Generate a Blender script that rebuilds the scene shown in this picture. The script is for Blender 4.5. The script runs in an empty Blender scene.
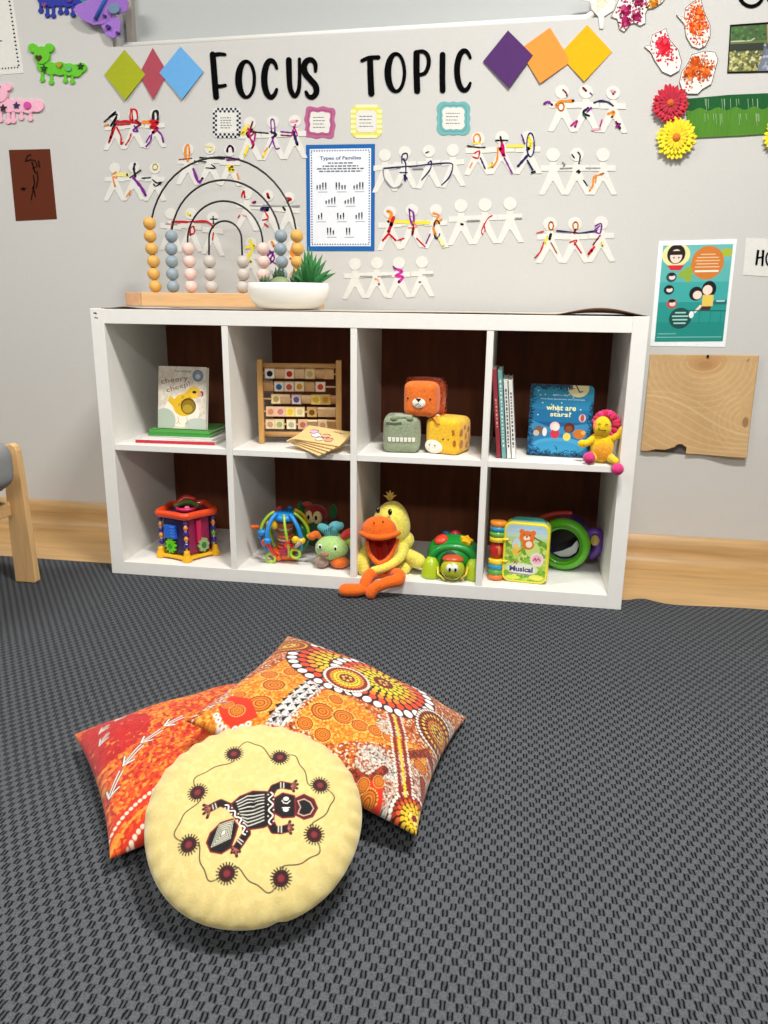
import bpy, math, random
import numpy as np
from mathutils import Matrix, Vector, Euler
from math import sin, cos, pi, radians as rad
random.seed(7)
SC = bpy.context.scene
COL = SC.collection

# ------------------------------------------------------------------ camera (solved from the cube shelf's corners)
CP = Vector((1.1515, -2.0139, 0.7899)); YAW, PITCH, ROLL, FPX = -.164, -.2654, .0125, 774.29
_f = Vector((sin(YAW)*cos(PITCH), cos(YAW)*cos(PITCH), sin(PITCH)))
_r0 = Vector((cos(YAW), -sin(YAW), 0)); _u0 = _r0.cross(_f)
_r = _r0*cos(ROLL)+_u0*sin(ROLL); _u = -_r0*sin(ROLL)+_u0*cos(ROLL)
cd = bpy.data.cameras.new('camera'); cam = bpy.data.objects.new('camera', cd); COL.objects.link(cam)
cam.matrix_world = Matrix(((_r.x, _u.x, -_f.x, CP.x), (_r.y, _u.y, -_f.y, CP.y), (_r.z, _u.z, -_f.z, CP.z), (0, 0, 0, 1)))
cd.sensor_fit = 'HORIZONTAL'; cd.sensor_width = 36; cd.lens = 36*FPX/768; cd.clip_start = .01
SC.camera = cam
def _ray(u, v): return _f + _r*((u-384)/FPX) - _u*((v-512)/FPX)
def at(u, v, y):                       # survey: where the sight line meets the upright plane y
    d = _ray(u, v); return CP + d*((y-CP.y)/d.y)
def atplane(u, v, o, M):               # local (x, y) on a tilted plane
    n = M@Vector((0, 0, 1)); d = _ray(u, v); P = CP+d*((o-CP).dot(n)/d.dot(n))-o
    q = M.transposed()@P; return q.x, q.y
WY = .44                               # face of the back wall
def W(u, v, d=0.0):                    # point on the wall, d metres proud of it
    P = at(u, v, WY); return (P.x, WY-d, P.z)

# ------------------------------------------------------------------ materials
def lin(c):
    if isinstance(c, str):
        c = [int(c[i:i+2], 16)/255 for i in (0, 2, 4)]
    return tuple(x/12.92 if x <= .04045 else ((x+.055)/1.055)**2.4 for x in c[:3])
MATS = {}
def mat(name, c, rough=.6, noise=0, nscale=60, bump=0, bscale=200, metal=0, sheen=0, trans=0, coat=0, stretch=None, spec=.5, bdist=.002):
    if name in MATS: return MATS[name]
    m = bpy.data.materials.new(name); m.use_nodes = True; N = m.node_tree.nodes; L = m.node_tree.links
    b = N['Principled BSDF']; L_ = lin(c)
    b.inputs['Base Color'].default_value = (*L_, 1); b.inputs['Roughness'].default_value = rough
    b.inputs['Metallic'].default_value = metal; b.inputs['Specular IOR Level'].default_value = spec
    if sheen: b.inputs['Sheen Weight'].default_value = sheen; b.inputs['Sheen Roughness'].default_value = .5
    if trans: b.inputs['Transmission Weight'].default_value = trans
    if coat: b.inputs['Coat Weight'].default_value = coat
    tc = N.new('ShaderNodeTexCoord'); mp = N.new('ShaderNodeMapping'); L.new(tc.outputs['Object'], mp.inputs[0])
    if stretch: mp.inputs['Scale'].default_value = stretch
    if noise:
        n = N.new('ShaderNodeTexNoise'); n.inputs['Scale'].default_value = nscale; n.inputs['Detail'].default_value = 4
        L.new(mp.outputs[0], n.inputs['Vector'])
        r = N.new('ShaderNodeValToRGB'); e = r.color_ramp.elements
        e[0].position = .3; e[1].position = .7
        e[0].color = (*[x*(1-noise) for x in L_], 1); e[1].color = (*[min(1, x*(1+noise)) for x in L_], 1)
        L.new(n.outputs[0], r.inputs[0]); L.new(r.outputs[0], b.inputs['Base Color'])
    if bump:
        n2 = N.new('ShaderNodeTexNoise'); n2.inputs['Scale'].default_value = bscale; n2.inputs['Detail'].default_value = 3
        L.new(mp.outputs[0], n2.inputs['Vector'])
        bp = N.new('ShaderNodeBump'); bp.inputs['Strength'].default_value = bump; bp.inputs['Distance'].default_value = bdist
        L.new(n2.outputs[0], bp.inputs['Height']); L.new(bp.outputs[0], b.inputs['Normal'])
    MATS[name] = m; return m
def plastic(c, name=None): return mat(name or 'plastic_'+c, c, .35, coat=.2)
def plush(c, name=None): return mat(name or 'plush_'+c, c, .95, noise=.18, nscale=180, bump=.6, bscale=420, sheen=.25, spec=.2)
def paper(c, name=None): return mat(name or 'paper_'+c, c, .85, noise=.03, nscale=90, spec=.2)
def ink(c): return mat('ink_'+c, c, .9, noise=.08, nscale=300, spec=.08)
def vcol(name, rough=.7, bump=0, bscale=300, sheen=0, coat=0):
    if name in MATS: return MATS[name]
    m = mat(name, 'ffffff', rough, bump=bump, bscale=bscale, sheen=sheen, coat=coat, spec=.3)
    a = m.node_tree.nodes.new('ShaderNodeAttribute'); a.attribute_name = 'print'
    m.node_tree.links.new(a.outputs['Color'], m.node_tree.nodes['Principled BSDF'].inputs['Base Color'])
    return m

# ------------------------------------------------------------------ mesh builder
_cc = {}
def circ(n):
    if n not in _cc: _cc[n] = [(cos(2*pi*i/n), sin(2*pi*i/n)) for i in range(n)]
    return _cc[n]
FRONT = lambda u, v, d=0.0: (u, -d, v)          # local upright face looking to -y
FLAT = lambda u, v, d=0.0: (u, v, d)
class B:
    def __init__(s, T=None): s.v = []; s.f = []; s.mi = []; s.sm = []; s.mats = []; s.T = T
    def slot(s, m):
        if m not in s.mats: s.mats.append(m)
        return s.mats.index(m)
    def add(s, vs, fs, m, smooth=False):
        o = len(s.v); k = s.slot(m)
        for p in vs:
            p = Vector(p); s.v.append(s.T@p if s.T else p)
        for f in fs: s.f.append([o+i for i in f]); s.mi.append(k); s.sm.append(smooth)
        return s
    def box(s, c, d, m, R=None, taper=1):
        hx, hy, hz = [x/2 for x in d]; vs = []
        for z in (-hz, hz):
            t = taper if z > 0 else 1
            for x, y in ((-hx, -hy), (hx, -hy), (hx, hy), (-hx, hy)):
                p = Vector((x*t, y*t, z)); vs.append((R@p if R else p)+Vector(c))
        return s.add(vs, [(0, 3, 2, 1), (4, 5, 6, 7), (0, 1, 5, 4), (1, 2, 6, 5), (2, 3, 7, 6), (3, 0, 4, 7)], m)
    def rbox(s, c, d, r, m, R=None, n=10, puff=0):
        h = [x/2 for x in d]; vs = []; fs = []
        for ax in range(3):
            for sg in (-1, 1):
                o = len(vs); a, b = (ax+1) % 3, (ax+2) % 3
                for i in range(n+1):
                    for j in range(n+1):
                        p = [0, 0, 0]; p[ax] = sg*h[ax]
                        def g(t, hh):
                            e = .5-.5*cos(pi*t); t = t*.5+e*.5
                            return (2*t-1)*hh
                        p[a] = g(i/n, h[a]); p[b] = g(j/n, h[b])
                        q = Vector([max(-h[k]+r, min(h[k]-r, p[k])) for k in range(3)])
                        w = Vector(p)-q
                        if w.length > 1e-9: w = w.normalized()*r
                        x = q+w
                        if puff:
                            x[ax] += sg*puff*cos(pi/2*p[a]/h[a])*cos(pi/2*p[b]/h[b])
                        vs.append((R@x if R else x)+Vector(c))
                for i in range(n):
                    for j in range(n):
                        q = (o+i*(n+1)+j, o+(i+1)*(n+1)+j, o+(i+1)*(n+1)+j+1, o+i*(n+1)+j+1)
                        fs.append(q if sg > 0 else q[::-1])
        return s.add(vs, fs, m, True)
    def ell(s, c, r, m, R=None, nu=20, nv=12, fn=None):
        if not hasattr(r, '__len__'): r = (r, r, r)
        vs = []; fs = []
        for j in range(nv+1):
            ph = pi*j/nv
            for i in range(nu):
                x, y = circ(nu)[i]; p = Vector((r[0]*sin(ph)*x, r[1]*sin(ph)*y, r[2]*cos(ph)))
                if fn: p = Vector(fn(p))
                vs.append((R@p if R else p)+Vector(c))
        for j in range(nv):
            for i in range(nu):
                a = j*nu+i; b = j*nu+(i+1) % nu; fs.append((a, a+nu, b+nu, b))
        return s.add(vs, fs, m, True)
    def tube(s, pts, rad_, m, seg=10, closed=False, flat=1, up=None):
        P = [Vector(p) for p in pts]; n = len(P)
        if not hasattr(rad_, '__len__'): rad_ = [rad_]*n
        vs = []; fs = []; ref = Vector(up) if up else None
        for i in range(n):
            t = (P[(i+1) % n]-P[i-1]) if closed else (P[min(i+1, n-1)]-P[max(i-1, 0)])
            t.normalize()
            if ref is None: ref = Vector((0, 0, 1)) if abs(t.z) < .9 else Vector((1, 0, 0))
            a = ref-t*ref.dot(t)
            if a.length < 1e-5: a = t.orthogonal()
            a.normalize(); b = t.cross(a)
            if not up: ref = a
            for x, y in circ(seg): vs.append(P[i]+a*(x*rad_[i]*flat)+b*(y*rad_[i]))
        for i in range(n if closed else n-1):
            for k in range(seg):
                a = i*seg+k; b = i*seg+(k+1) % seg; c2 = ((i+1) % n)*seg+k; d = ((i+1) % n)*seg+(k+1) % seg
                fs.append((a, b, d, c2))
        if not closed:
            fs.append(tuple(range(seg))[::-1]); fs.append(tuple(range((n-1)*seg, n*seg)))
        return s.add(vs, fs, m, True)
    def limb(s, pts, rads, m, seg=14, flat=1):        # rounded limb: catmull-smoothed, ball ends
        P = [Vector(p) for p in pts]; out = []; rr = []
        n = len(P)
        for i in range(n-1):
            p0, p1, p2, p3 = P[max(i-1, 0)], P[i], P[i+1], P[min(i+2, n-1)]
            for k in range(6):
                t = k/6
                out.append(.5*((2*p1)+(p2-p0)*t+(2*p0-5*p1+4*p2-p3)*t*t+(3*p1-p0-3*p2+p3)*t**3)); rr.append(rads[i]*(1-t)+rads[i+1]*t)
        out.append(P[-1]); rr.append(rads[-1])
        d0 = (out[0]-out[1]).normalized(); d1 = (out[-1]-out[-2]).normalized()
        A = [(out[0]+d0*rads[0]*sin(a), rads[0]*cos(a)) for a in (1.45, 1.1, .7, .35)]
        Z = [(out[-1]+d1*rads[-1]*sin(a), rads[-1]*cos(a)) for a in (.35, .7, 1.1, 1.45)]
        return s.tube([a[0] for a in A]+out+[z[0] for z in Z], [a[1] for a in A]+rr+[z[1] for z in Z], m, seg, flat=flat)
    def lathe(s, prof, m, c=(0, 0, 0), R=None, seg=32, sx=1, sy=1, smooth=True, caps=True):
        vs = []; fs = []
        for r, z in prof:
            for x, y in circ(seg):
                p = Vector((r*x*sx, r*y*sy, z)); vs.append((R@p if R else p)+Vector(c))
        for j in range(len(prof)-1):
            for i in range(seg):
                a = j*seg+i; b = j*seg+(i+1) % seg; fs.append((a, b, b+seg, a+seg))
        if caps and prof[0][0] > 1e-6: fs.append(tuple(range(seg))[::-1])
        if caps and prof[-1][0] > 1e-6: fs.append(tuple(range((len(prof)-1)*seg, len(prof)*seg)))
        return s.add(vs, fs, m, smooth)
    def prism(s, pts, m, fr, d0, d1):
        n = len(pts); vs = [fr(x, y, d1) for x, y in pts]+[fr(x, y, d0) for x, y in pts]
        A = sum(pts[i][0]*pts[(i+1) % n][1]-pts[(i+1) % n][0]*pts[i][1] for i in range(n))
        fs = [tuple(range(n)), tuple(range(n, 2*n))[::-1]]+[(i, i+n, (i+1) % n+n, (i+1) % n) for i in range(n)]
        return s.add(vs, fs, m)
    def poly(s, pts, m, fr, d): return s.add([fr(x, y, d) for x, y in pts], [tuple(range(len(pts)))], m)
    def disc(s, x, y, r, m, fr, d, ry=None, d0=None, n=20, a=0):
        ry = ry or r; pts = [(x+r*cx*cos(a)-ry*cy*sin(a), y+r*cx*sin(a)+ry*cy*cos(a)) for cx, cy in circ(n)]
        return s.poly(pts, m, fr, d) if d0 is None else s.prism(pts, m, fr, d0, d)
    def stroke(s, pts, w, m, fr, d, d0=None, closed=False):
        n = len(pts)
        if not hasattr(w, '__len__'): w = [w]*n
        Lf = []; Rt = []
        for i in range(n):
            a = pts[i-1] if (i or closed) else pts[i]; b = pts[(i+1) % n] if (i < n-1 or closed) else pts[i]
            tx, ty = b[0]-a[0], b[1]-a[1]; l = math.hypot(tx, ty) or 1; nx, ny = -ty/l*w[i]/2, tx/l*w[i]/2
            Lf.append((pts[i][0]+nx, pts[i][1]+ny)); Rt.append((pts[i][0]-nx, pts[i][1]-ny))
        for i in range(n if closed else n-1):
            j = (i+1) % n; q = [Lf[i], Lf[j], Rt[j], Rt[i]]
            if d0 is None: s.poly(q, m, fr, d)
            else: s.prism(q, m, fr, d0, d)
        return s
    def text(s, t, m, fr, x, y, h, d, width=None, align='c', a=0, bold=0):
        vs, fs = glyphs(t, bold); x0 = min(v[0] for v in vs); x1 = max(v[0] for v in vs); y0 = min(v[1] for v in vs); y1 = max(v[1] for v in vs)
        k = h/(y1-y0); kx = (width/(x1-x0)) if width else abs(k); ox = {'c': (x0+x1)/2, 'l': x0, 'r': x1}[align]; oy = (y0+y1)/2
        out = []
        for p, q in vs:
            X, Y = (p-ox)*kx, (q-oy)*k; out.append(fr(x+X*cos(a)-Y*sin(a), y+X*sin(a)+Y*cos(a), d))
        return s.add(out, fs, m)
    def build(s, name, parent=None, bevel=0, seg=2, sub=0):
        me = bpy.data.meshes.new(name); me.from_pydata([tuple(v) for v in s.v], [], s.f)
        for m in s.mats: me.materials.append(m)
        me.polygons.foreach_set('material_index', s.mi); me.polygons.foreach_set('use_smooth', s.sm)
        me.validate(); me.update()
        o = bpy.data.objects.new(name, me); COL.objects.link(o)
        if parent: o.parent = parent
        if bevel:
            md = o.modifiers.new('bevel', 'BEVEL'); md.width = bevel; md.segments = seg; md.limit_method = 'ANGLE'; md.angle_limit = rad(40)
        if sub:
            md = o.modifiers.new('sub', 'SUBSURF'); md.levels = md.render_levels = sub
        return o
_g = {}
def glyphs(t, bold=0):
    if (t, bold) not in _g:
        cu = bpy.data.curves.new('t', 'FONT'); cu.body = t; cu.offset = bold; cu.resolution_u = 3
        o = bpy.data.objects.new('t', cu); COL.objects.link(o); bpy.context.view_layer.update()
        me = bpy.data.meshes.new_from_object(o.evaluated_get(bpy.context.evaluated_depsgraph_get()))
        _g[t, bold] = ([tuple(v.co[:2]) for v in me.vertices], [tuple(p.vertices) for p in me.polygons])
        bpy.data.objects.remove(o); bpy.data.curves.remove(cu); bpy.data.meshes.remove(me)
    return _g[t, bold]
def tag(o, label, cat, group=None, kind=None):
    if label: o['label'] = label
    if cat: o['category'] = cat
    if group: o['group'] = group
    if kind: o['kind'] = kind
    return o
def thing(name, label, cat, loc=(0, 0, 0), rot=(0, 0, 0), group=None):
    o = bpy.data.objects.new(name, None); COL.objects.link(o); o.location = loc; o.rotation_euler = rot; o.empty_display_size = .05
    return tag(o, label, cat, group)
def lab(o, l): o['label'] = l; return o
def struct(o): o['kind'] = 'structure'; return o
def Rz(a): return Matrix.Rotation(a, 3, 'Z')
def Rx(a): return Matrix.Rotation(a, 3, 'X')
def Ry(a): return Matrix.Rotation(a, 3, 'Y')

# ------------------------------------------------------------------ printed patterns (computed colour per vertex)
class Canvas:
    def __init__(s, x0, y0, x1, y1, res, base):       # extents in metres (or any unit), res = samples per unit
        s.x0, s.y0, s.res = x0, y0, res; s.w = int((x1-x0)*res)+1; s.h = int((y1-y0)*res)+1; s.x1, s.y1 = x1, y1
        s.a = np.zeros((s.h, s.w, 3), np.float32); s.a[:] = lin(base)
        s.X, s.Y = np.meshgrid(x0+np.arange(s.w)/res, y0+np.arange(s.h)/res)
    def _win(s, xa, xb, ya, yb):
        i0 = max(0, int((xa-s.x0)*s.res)-1); i1 = min(s.w, int((xb-s.x0)*s.res)+3); j0 = max(0, int((ya-s.y0)*s.res)-1); j1 = min(s.h, int((yb-s.y0)*s.res)+3)
        return (slice(j0, j1), slice(i0, i1)) if i1 > i0 and j1 > j0 else None
    def _put(s, w, dist, c):                          # dist < 0 inside, in units; soft edge of one sample
        k = np.clip(.5-dist*s.res, 0, 1)[..., None]; s.a[w] = s.a[w]*(1-k)+np.array(lin(c), np.float32)*k
    def disc(s, x, y, r, c, ry=None, a=0):
        ry = ry or r; R = max(r, ry); w = s._win(x-R, x+R, y-R, y+R)
        if not w: return
        X = s.X[w]-x; Y = s.Y[w]-y; p = X*cos(a)+Y*sin(a); q = -X*sin(a)+Y*cos(a)
        s._put(w, (np.sqrt((p/r)**2+(q/ry)**2)-1)*min(r, ry), c)
    def line(s, pts, wd, c):
        for (xa, ya), (xb, yb) in zip(pts[:-1], pts[1:]):
            w = s._win(min(xa, xb)-wd, max(xa, xb)+wd, min(ya, yb)-wd, max(ya, yb)+wd)
            if not w: continue
            X = s.X[w]-xa; Y = s.Y[w]-ya; dx, dy = xb-xa, yb-ya; L2 = dx*dx+dy*dy or 1e-12
            t = np.clip((X*dx+Y*dy)/L2, 0, 1); s._put(w, np.hypot(X-t*dx, Y-t*dy)-wd/2, c)
    def poly(s, pts, c):
        xs = [p[0] for p in pts]; ys = [p[1] for p in pts]; w = s._win(min(xs), max(xs), min(ys), max(ys))
        if not w: return
        X, Y = s.X[w], s.Y[w]; ins = np.zeros(X.shape, bool); n = len(pts)
        for i in range(n):
            xa, ya = pts[i]; xb, yb = pts[(i+1) % n]
            if ya == yb: continue
            cnd = ((ya > Y) != (yb > Y)) & (X < (xb-xa)*(Y-ya)/(yb-ya)+xa); ins ^= cnd
        s._put(w, np.where(ins, -1., 1.), c)
    def ring(s, x, y, r, wd, c): s.disc(x, y, r, c) if 0 else s.line([(x+r*cos(t*pi/18), y+r*sin(t*pi/18)) for t in range(37)], wd, c)
    def dots(s, x, y, r, n, dr, c, long=1, a0=0, a1=2*pi, ell=1):   # beads along a circle
        for i in range(n):
            t = a0+(a1-a0)*(i+.5)/n
            s.disc(x+r*cos(t), y+r*ell*sin(t), dr, c, ry=dr*long, a=t)
    def text(s, t, x, y, h, c, width=None, a=0, bold=0):
        vs, fs = glyphs(t, bold); x0 = min(v[0] for v in vs); x1 = max(v[0] for v in vs); y0 = min(v[1] for v in vs); y1 = max(v[1] for v in vs)
        k = h/(y1-y0); kx = (width/(x1-x0)) if width else k
        P = [((p-(x0+x1)/2)*kx, (q-(y0+y1)/2)*k) for p, q in vs]; P = [(x+p*cos(a)-q*sin(a), y+p*sin(a)+q*cos(a)) for p, q in P]
        for f in fs: s.poly([P[i] for i in f], c)
    def speckle(s, n, size, cols, inside, long=1.6, ang=None):
        k = 0
        while k < n:
            x = random.uniform(s.x0, s.x1); y = random.uniform(s.y0, s.y1); k += 1
            if inside(x, y): s.disc(x, y, size*random.uniform(.6, 1.3), random.choice(cols), ry=size*random.uniform(.5, 1)*long, a=random.uniform(0, pi) if ang is None else ang)
    def sample(s, X, Y):
        fx = np.clip((X-s.x0)*s.res, 0, s.w-1.001); fy = np.clip((Y-s.y0)*s.res, 0, s.h-1.001); i = fx.astype(int); j = fy.astype(int); a = (fx-i)[..., None]; b = (fy-j)[..., None]
        return (s.a[j, i]*(1-a)+s.a[j, i+1]*a)*(1-b)+(s.a[j+1, i]*(1-a)+s.a[j+1, i+1]*a)*b
def vmesh(name, V, F, C, m, parent=None, smooth=True):
    me = bpy.data.meshes.new(name); me.from_pydata(V.tolist(), [], F.tolist())
    at_ = me.color_attributes.new('print', 'FLOAT_COLOR', 'POINT')
    at_.data.foreach_set('color', np.concatenate([C, np.ones((len(C), 1))], 1).astype(np.float32).ravel())
    me.materials.append(m); me.polygons.foreach_set('use_smooth', [smooth]*len(me.polygons)); me.update()
    o = bpy.data.objects.new(name, me); COL.objects.link(o)
    if parent: o.parent = parent
    return o
def grid_faces(nu, nv, off=0, flip=False):
    i, j = np.meshgrid(np.arange(nu-1), np.arange(nv-1)); a = (j*nu+i).ravel()+off
    F = np.stack([a, a+1, a+nu+1, a+nu], 1); return F[:, ::-1] if flip else F
def print_sheet(name, cv, pos, m, parent=None, mask=None):      # flat printed face; pos(X, Y) -> array Nx3
    X, Y = cv.X.ravel(), cv.Y.ravel(); V = pos(X, Y); F = grid_faces(cv.w, cv.h)
    if mask is not None:
        k = mask(X, Y); F = F[k[F].all(1)]
    return vmesh(name, V, F, cv.a.reshape(-1, 3), m, parent, False)

# ------------------------------------------------------------------ the room
M_WALL = mat('wall_fabric', 'cac9c5', .9, noise=.045, nscale=420, bump=.25, bscale=500, spec=.2)
M_WHITE = mat('white_laminate', 'eeece6', .42, noise=.015, nscale=40)
M_PAINT = mat('white_paint', 'f0efea', .6)
M_VINYL = mat('oak_vinyl', 'bd9763', .38, noise=.16, nscale=5, stretch=(.9, 7, 14), coat=.15)
M_OAK = mat('beech_wood', 'd9ae7c', .5, noise=.1, nscale=9, stretch=(1, 12, 12))
M_OAKV = mat('beech_wood_upright', 'd6b184', .5, noise=.1, nscale=9, stretch=(12, 12, 1))
M_BACK = mat('brown_backing', '683213', .75, noise=.25, nscale=6, stretch=(6, 6, 1))
M_GREYP = mat('frosted_grey_glass', 'b4b8b6', .55, noise=.03, nscale=300)
XL, XR, YF, ZC = -2.9, 3.9, -4.8, 2.7
def wall_piece(b, x0, x1, z0l, z0r, z1l, z1r):
    b.prism([(x0, z0l), (x1, z0r), (x1, z1r), (x0, z1l)], M_WALL, lambda x, z, d: (x, WY-d, z), -.12, 0)
w = B(); zl = 1.523-.103*0; wx0, wx1, wzb0, wzb1, wzt = -.103, 1.318, 1.523, 1.5445, 2.35
sl = (wzb1-wzb0)/(wx1-wx0)
wall_piece(w, XL, wx0, -.01, -.01, ZC, ZC); wall_piece(w, wx1, XR, -.01, -.01, ZC, ZC)
wall_piece(w, wx0, wx1, -.01, -.01, wzb0, wzb1); wall_piece(w, wx0, wx1, wzt, wzt, ZC, ZC)
struct(w.build('wall_back'))
g = B(); g.box(((wx0+wx1)/2, WY+.05, 1.93), (wx1-wx0, .008, .88), M_GREYP)
win = struct(g.build('window_1'))
fr = B(); M_FRM = mat('shaded_jamb_grey', '9a948a', .5)  # jamb strip coloured in the brown-grey of its shadow
fr.box((wx0+.046, WY+.035, 1.93), (.02, .025, .86), M_FRM)
fr.build('window_frame', win)
s_ = B(); s_.tube([(wx0+.03, WY+.01, wzb0+.002), (wx1-.03, WY+.01, wzb1+.001), (wx1-.008, WY+.01, wzb1+.015), (wx1-.004, WY+.01, wzb1+.05), (wx1-.004, WY+.01, wzt)], .011, M_PAINT, 10)
s_.build('window_sill', win)
for nm, c, d in (('wall_left', (XL-.05, (WY+YF)/2, ZC/2), (.1, WY-YF, ZC)), ('wall_right', (XR+.05, (WY+YF)/2, ZC/2), (.1, WY-YF, ZC)), ('ceiling', ((XL+XR)/2, (WY+YF)/2, ZC+.05), (XR-XL, WY-YF, .1))):
    struct(B().box(c, d, M_PAINT if nm == 'ceiling' else M_WALL).build(nm))
struct(B().box(((XL+XR)/2, (WY+YF)/2, -.058), (XR-XL, WY-YF, .1), M_VINYL).build('floor'))
# vinyl coved up the foot of the wall
c = B(); prof = [(0.02, -.0075), (.385, -.0075)]+[(.385+.05*sin(t), -.0075+.05*(1-cos(t))) for t in [pi/2*k/8 for k in range(1, 9)]]+[(.435, .089), (.4395, .0895)]
n = len(prof); vs = [(x, y, z) for x in (XL, XR) for y, z in prof]; c.add(vs, [(i, i+n, i+n+1, i+1) for i in range(n-1)], M_VINYL, True)
struct(c.build('baseboard_back'))

# carpet: woven tufts, every second cell a pair of dark slits
cm = bpy.data.materials.new('woven_grey_carpet'); cm.use_nodes = True; N = cm.node_tree.nodes; L = cm.node_tree.links; bs = N['Principled BSDF']
bs.inputs['Roughness'].default_value = .95; bs.inputs['Specular IOR Level'].default_value = .15
def mth(op, a, b=None, c=None, clamp=False):
    n = N.new('ShaderNodeMath'); n.operation = op; n.use_clamp = clamp
    for i, x in enumerate((a, b, c)):
        if x is None: continue
        if isinstance(x, (int, float)): n.inputs[i].default_value = x
        else: L.new(x, n.inputs[i])
    return n.outputs[0]
def nz(scale, detail=3):
    n = N.new('ShaderNodeTexNoise'); n.inputs['Scale'].default_value = scale; n.inputs['Detail'].default_value = detail; L.new(tc.outputs['Object'], n.inputs['Vector']); return n.outputs[0]
tc = N.new('ShaderNodeTexCoord'); sp = N.new('ShaderNodeSeparateXYZ'); L.new(tc.outputs['Object'], sp.inputs[0])
n1 = nz(70); n2 = nz(45); n3 = nz(420, 2); n4 = nz(2.5, 2); n5 = nz(240, 2)
wx = mth('ADD', sp.outputs[0], mth('MULTIPLY', mth('SUBTRACT', n1, .5), .006)); wy = mth('ADD', sp.outputs[1], mth('MULTIPLY', mth('SUBTRACT', n2, .5), .007))
sx = mth('SINE', mth('MULTIPLY', wx, 2*pi/.0197)); sy = mth('SINE', mth('MULTIPLY', wy, 2*pi/.0257))
cell = mth('MULTIPLY', sx, sy)
dk = mth('MULTIPLY_ADD', cell, -3.0, .42, True)          # 1 in the slit cells
slit = mth('SUBTRACT', 1, mth('MULTIPLY', mth('ABSOLUTE', mth('SUBTRACT', mth('ABSOLUTE', sx), .62)), 2.6), None, True)
d2 = mth('MULTIPLY', dk, mth('MULTIPLY_ADD', slit, .95, .34, True), None, True)
br = mth('MULTIPLY', mth('SUBTRACT', 1, mth('MULTIPLY', d2, 1.0)), mth('ADD', .3, mth('MULTIPLY', n3, 1.3)))
br = mth('MULTIPLY', br, mth('ADD', .45, mth('MULTIPLY', n5, 1.1))); br = mth('MULTIPLY', br, mth('ADD', .85, mth('MULTIPLY', n4, .3)))
cr = N.new('ShaderNodeMix'); cr.data_type = 'RGBA'; L.new(br, cr.inputs['Factor'])
cr.inputs['A'].default_value = (*lin('050609'), 1); cr.inputs['B'].default_value = (*lin('5b5e62'), 1); L.new(cr.outputs['Result'], bs.inputs['Base Color'])
bp = N.new('ShaderNodeBump'); bp.inputs['Strength'].default_value = .8; bp.inputs['Distance'].default_value = .003; L.new(br, bp.inputs['Height']); L.new(bp.outputs[0], bs.inputs['Normal'])
edge = []
x = XL+.05
while x < XR-.05:
    y = .08
    if 1.45 < x < 3: y = .074+.024*math.exp(-((x-1.535)/.035)**2)-.006*math.exp(-((x-1.63)/.05)**2)+.006*sin((x-1.7)*14)*(x > 1.7)
    edge.append((x, y)); x += .012 if 1.4 < x < 2.1 else .1
cb = B(); pts = [(XL+.05, YF+.05), (XR-.05, YF+.05), (XR-.05, .08)]+edge[::-1]
cb.prism(pts, cm, FLAT, -.0072, 0)
tag(cb.build('carpet'), 'dark grey woven carpet with a wavy edge over the wooden vinyl floor', 'carpet')

# ------------------------------------------------------------------ lamps in the ceiling, daylight from the open front
M_TUBE = bpy.data.materials.new('lamp_diffuser'); M_TUBE.use_nodes = True
M_TUBE.node_tree.nodes['Principled BSDF'].inputs['Emission Color'].default_value = (1, .98, .94, 1); M_TUBE.node_tree.nodes['Principled BSDF'].inputs['Emission Strength'].default_value = 2
def lamp(x, y, e, lx=1.2, ly=.3):
    t = thing('ceiling_light', 'white ceiling light panel above the carpet', 'ceiling light', (x, y, ZC), group='ceiling light panels')
    B().box((0, 0, -.012), (lx+.05, ly+.05, .02), M_PAINT).build('frame', t, .003)
    B().box((0, 0, -.024), (lx, ly, .006), M_TUBE).build('diffuser', t)
    ld = bpy.data.lights.new('lamp', 'AREA'); ld.shape = 'RECTANGLE'; ld.size = lx; ld.size_y = ly; ld.energy = e; ld.color = (1, .975, .94)
    lo = bpy.data.objects.new('lamp', ld); COL.objects.link(lo); lo.parent = t; lo.location = (0, 0, -.035)
lamp(1.45, -1.15, 64, .6, .28); lamp(1.5, -3.9, 66, 1.2, .5); lamp(-1.0, -1.2, 34)
wd = bpy.data.worlds.new('world'); SC.world = wd; wd.use_nodes = True
wd.node_tree.nodes['Background'].inputs[0].default_value = (.93, .96, 1, 1); wd.node_tree.nodes['Background'].inputs[1].default_value = .12
vs_ = SC.view_settings; vs_.view_transform = 'Standard'; vs_.look = 'None'; vs_.exposure = .36; vs_.gamma = 1; vs_.use_curve_mapping = False

# ------------------------------------------------------------------ cube shelf
SW, SH, SD, TO, TI = 1.465, .7622, .389, .0387, .0176
CW = (SW-2*TO-3*TI)/4; CH = (SH-2*TO-TI)/2; ZM = TO+CH+TI; CX = [TO+i*(CW+TI) for i in range(4)]
sh = thing('cube_shelf', 'white eight-cube shelf unit with toys and books against the wall', 'shelf unit')
B().box((TO/2, SD/2, SH/2), (TO, SD, SH), M_WHITE).build('side_panel', sh, .0012)
B().box((SW-TO/2, SD/2, SH/2), (TO, SD, SH), M_WHITE).build('side_panel', sh, .0012)
B().box((SW/2, SD/2+.0004, SH-TO/2-.0006), (SW-2*TO, SD-.001, TO), M_WHITE).build('top_panel', sh, .001)
B().box((SW/2, SD/2+.0004, TO/2), (SW-2*TO, SD-.001, TO), M_WHITE).build('bottom_panel', sh, .001)
for i in range(3): B().box((CX[i+1]-TI/2, SD/2+.001, SH/2), (TI, SD-.002, SH-2*TO), M_WHITE).build('divider', sh, .001)
for i in range(4): B().box((CX[i]+CW/2, SD/2+.002, ZM-TI/2), (CW, SD-.004, TI), M_WHITE).build('shelf_board', sh, .001)
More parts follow.
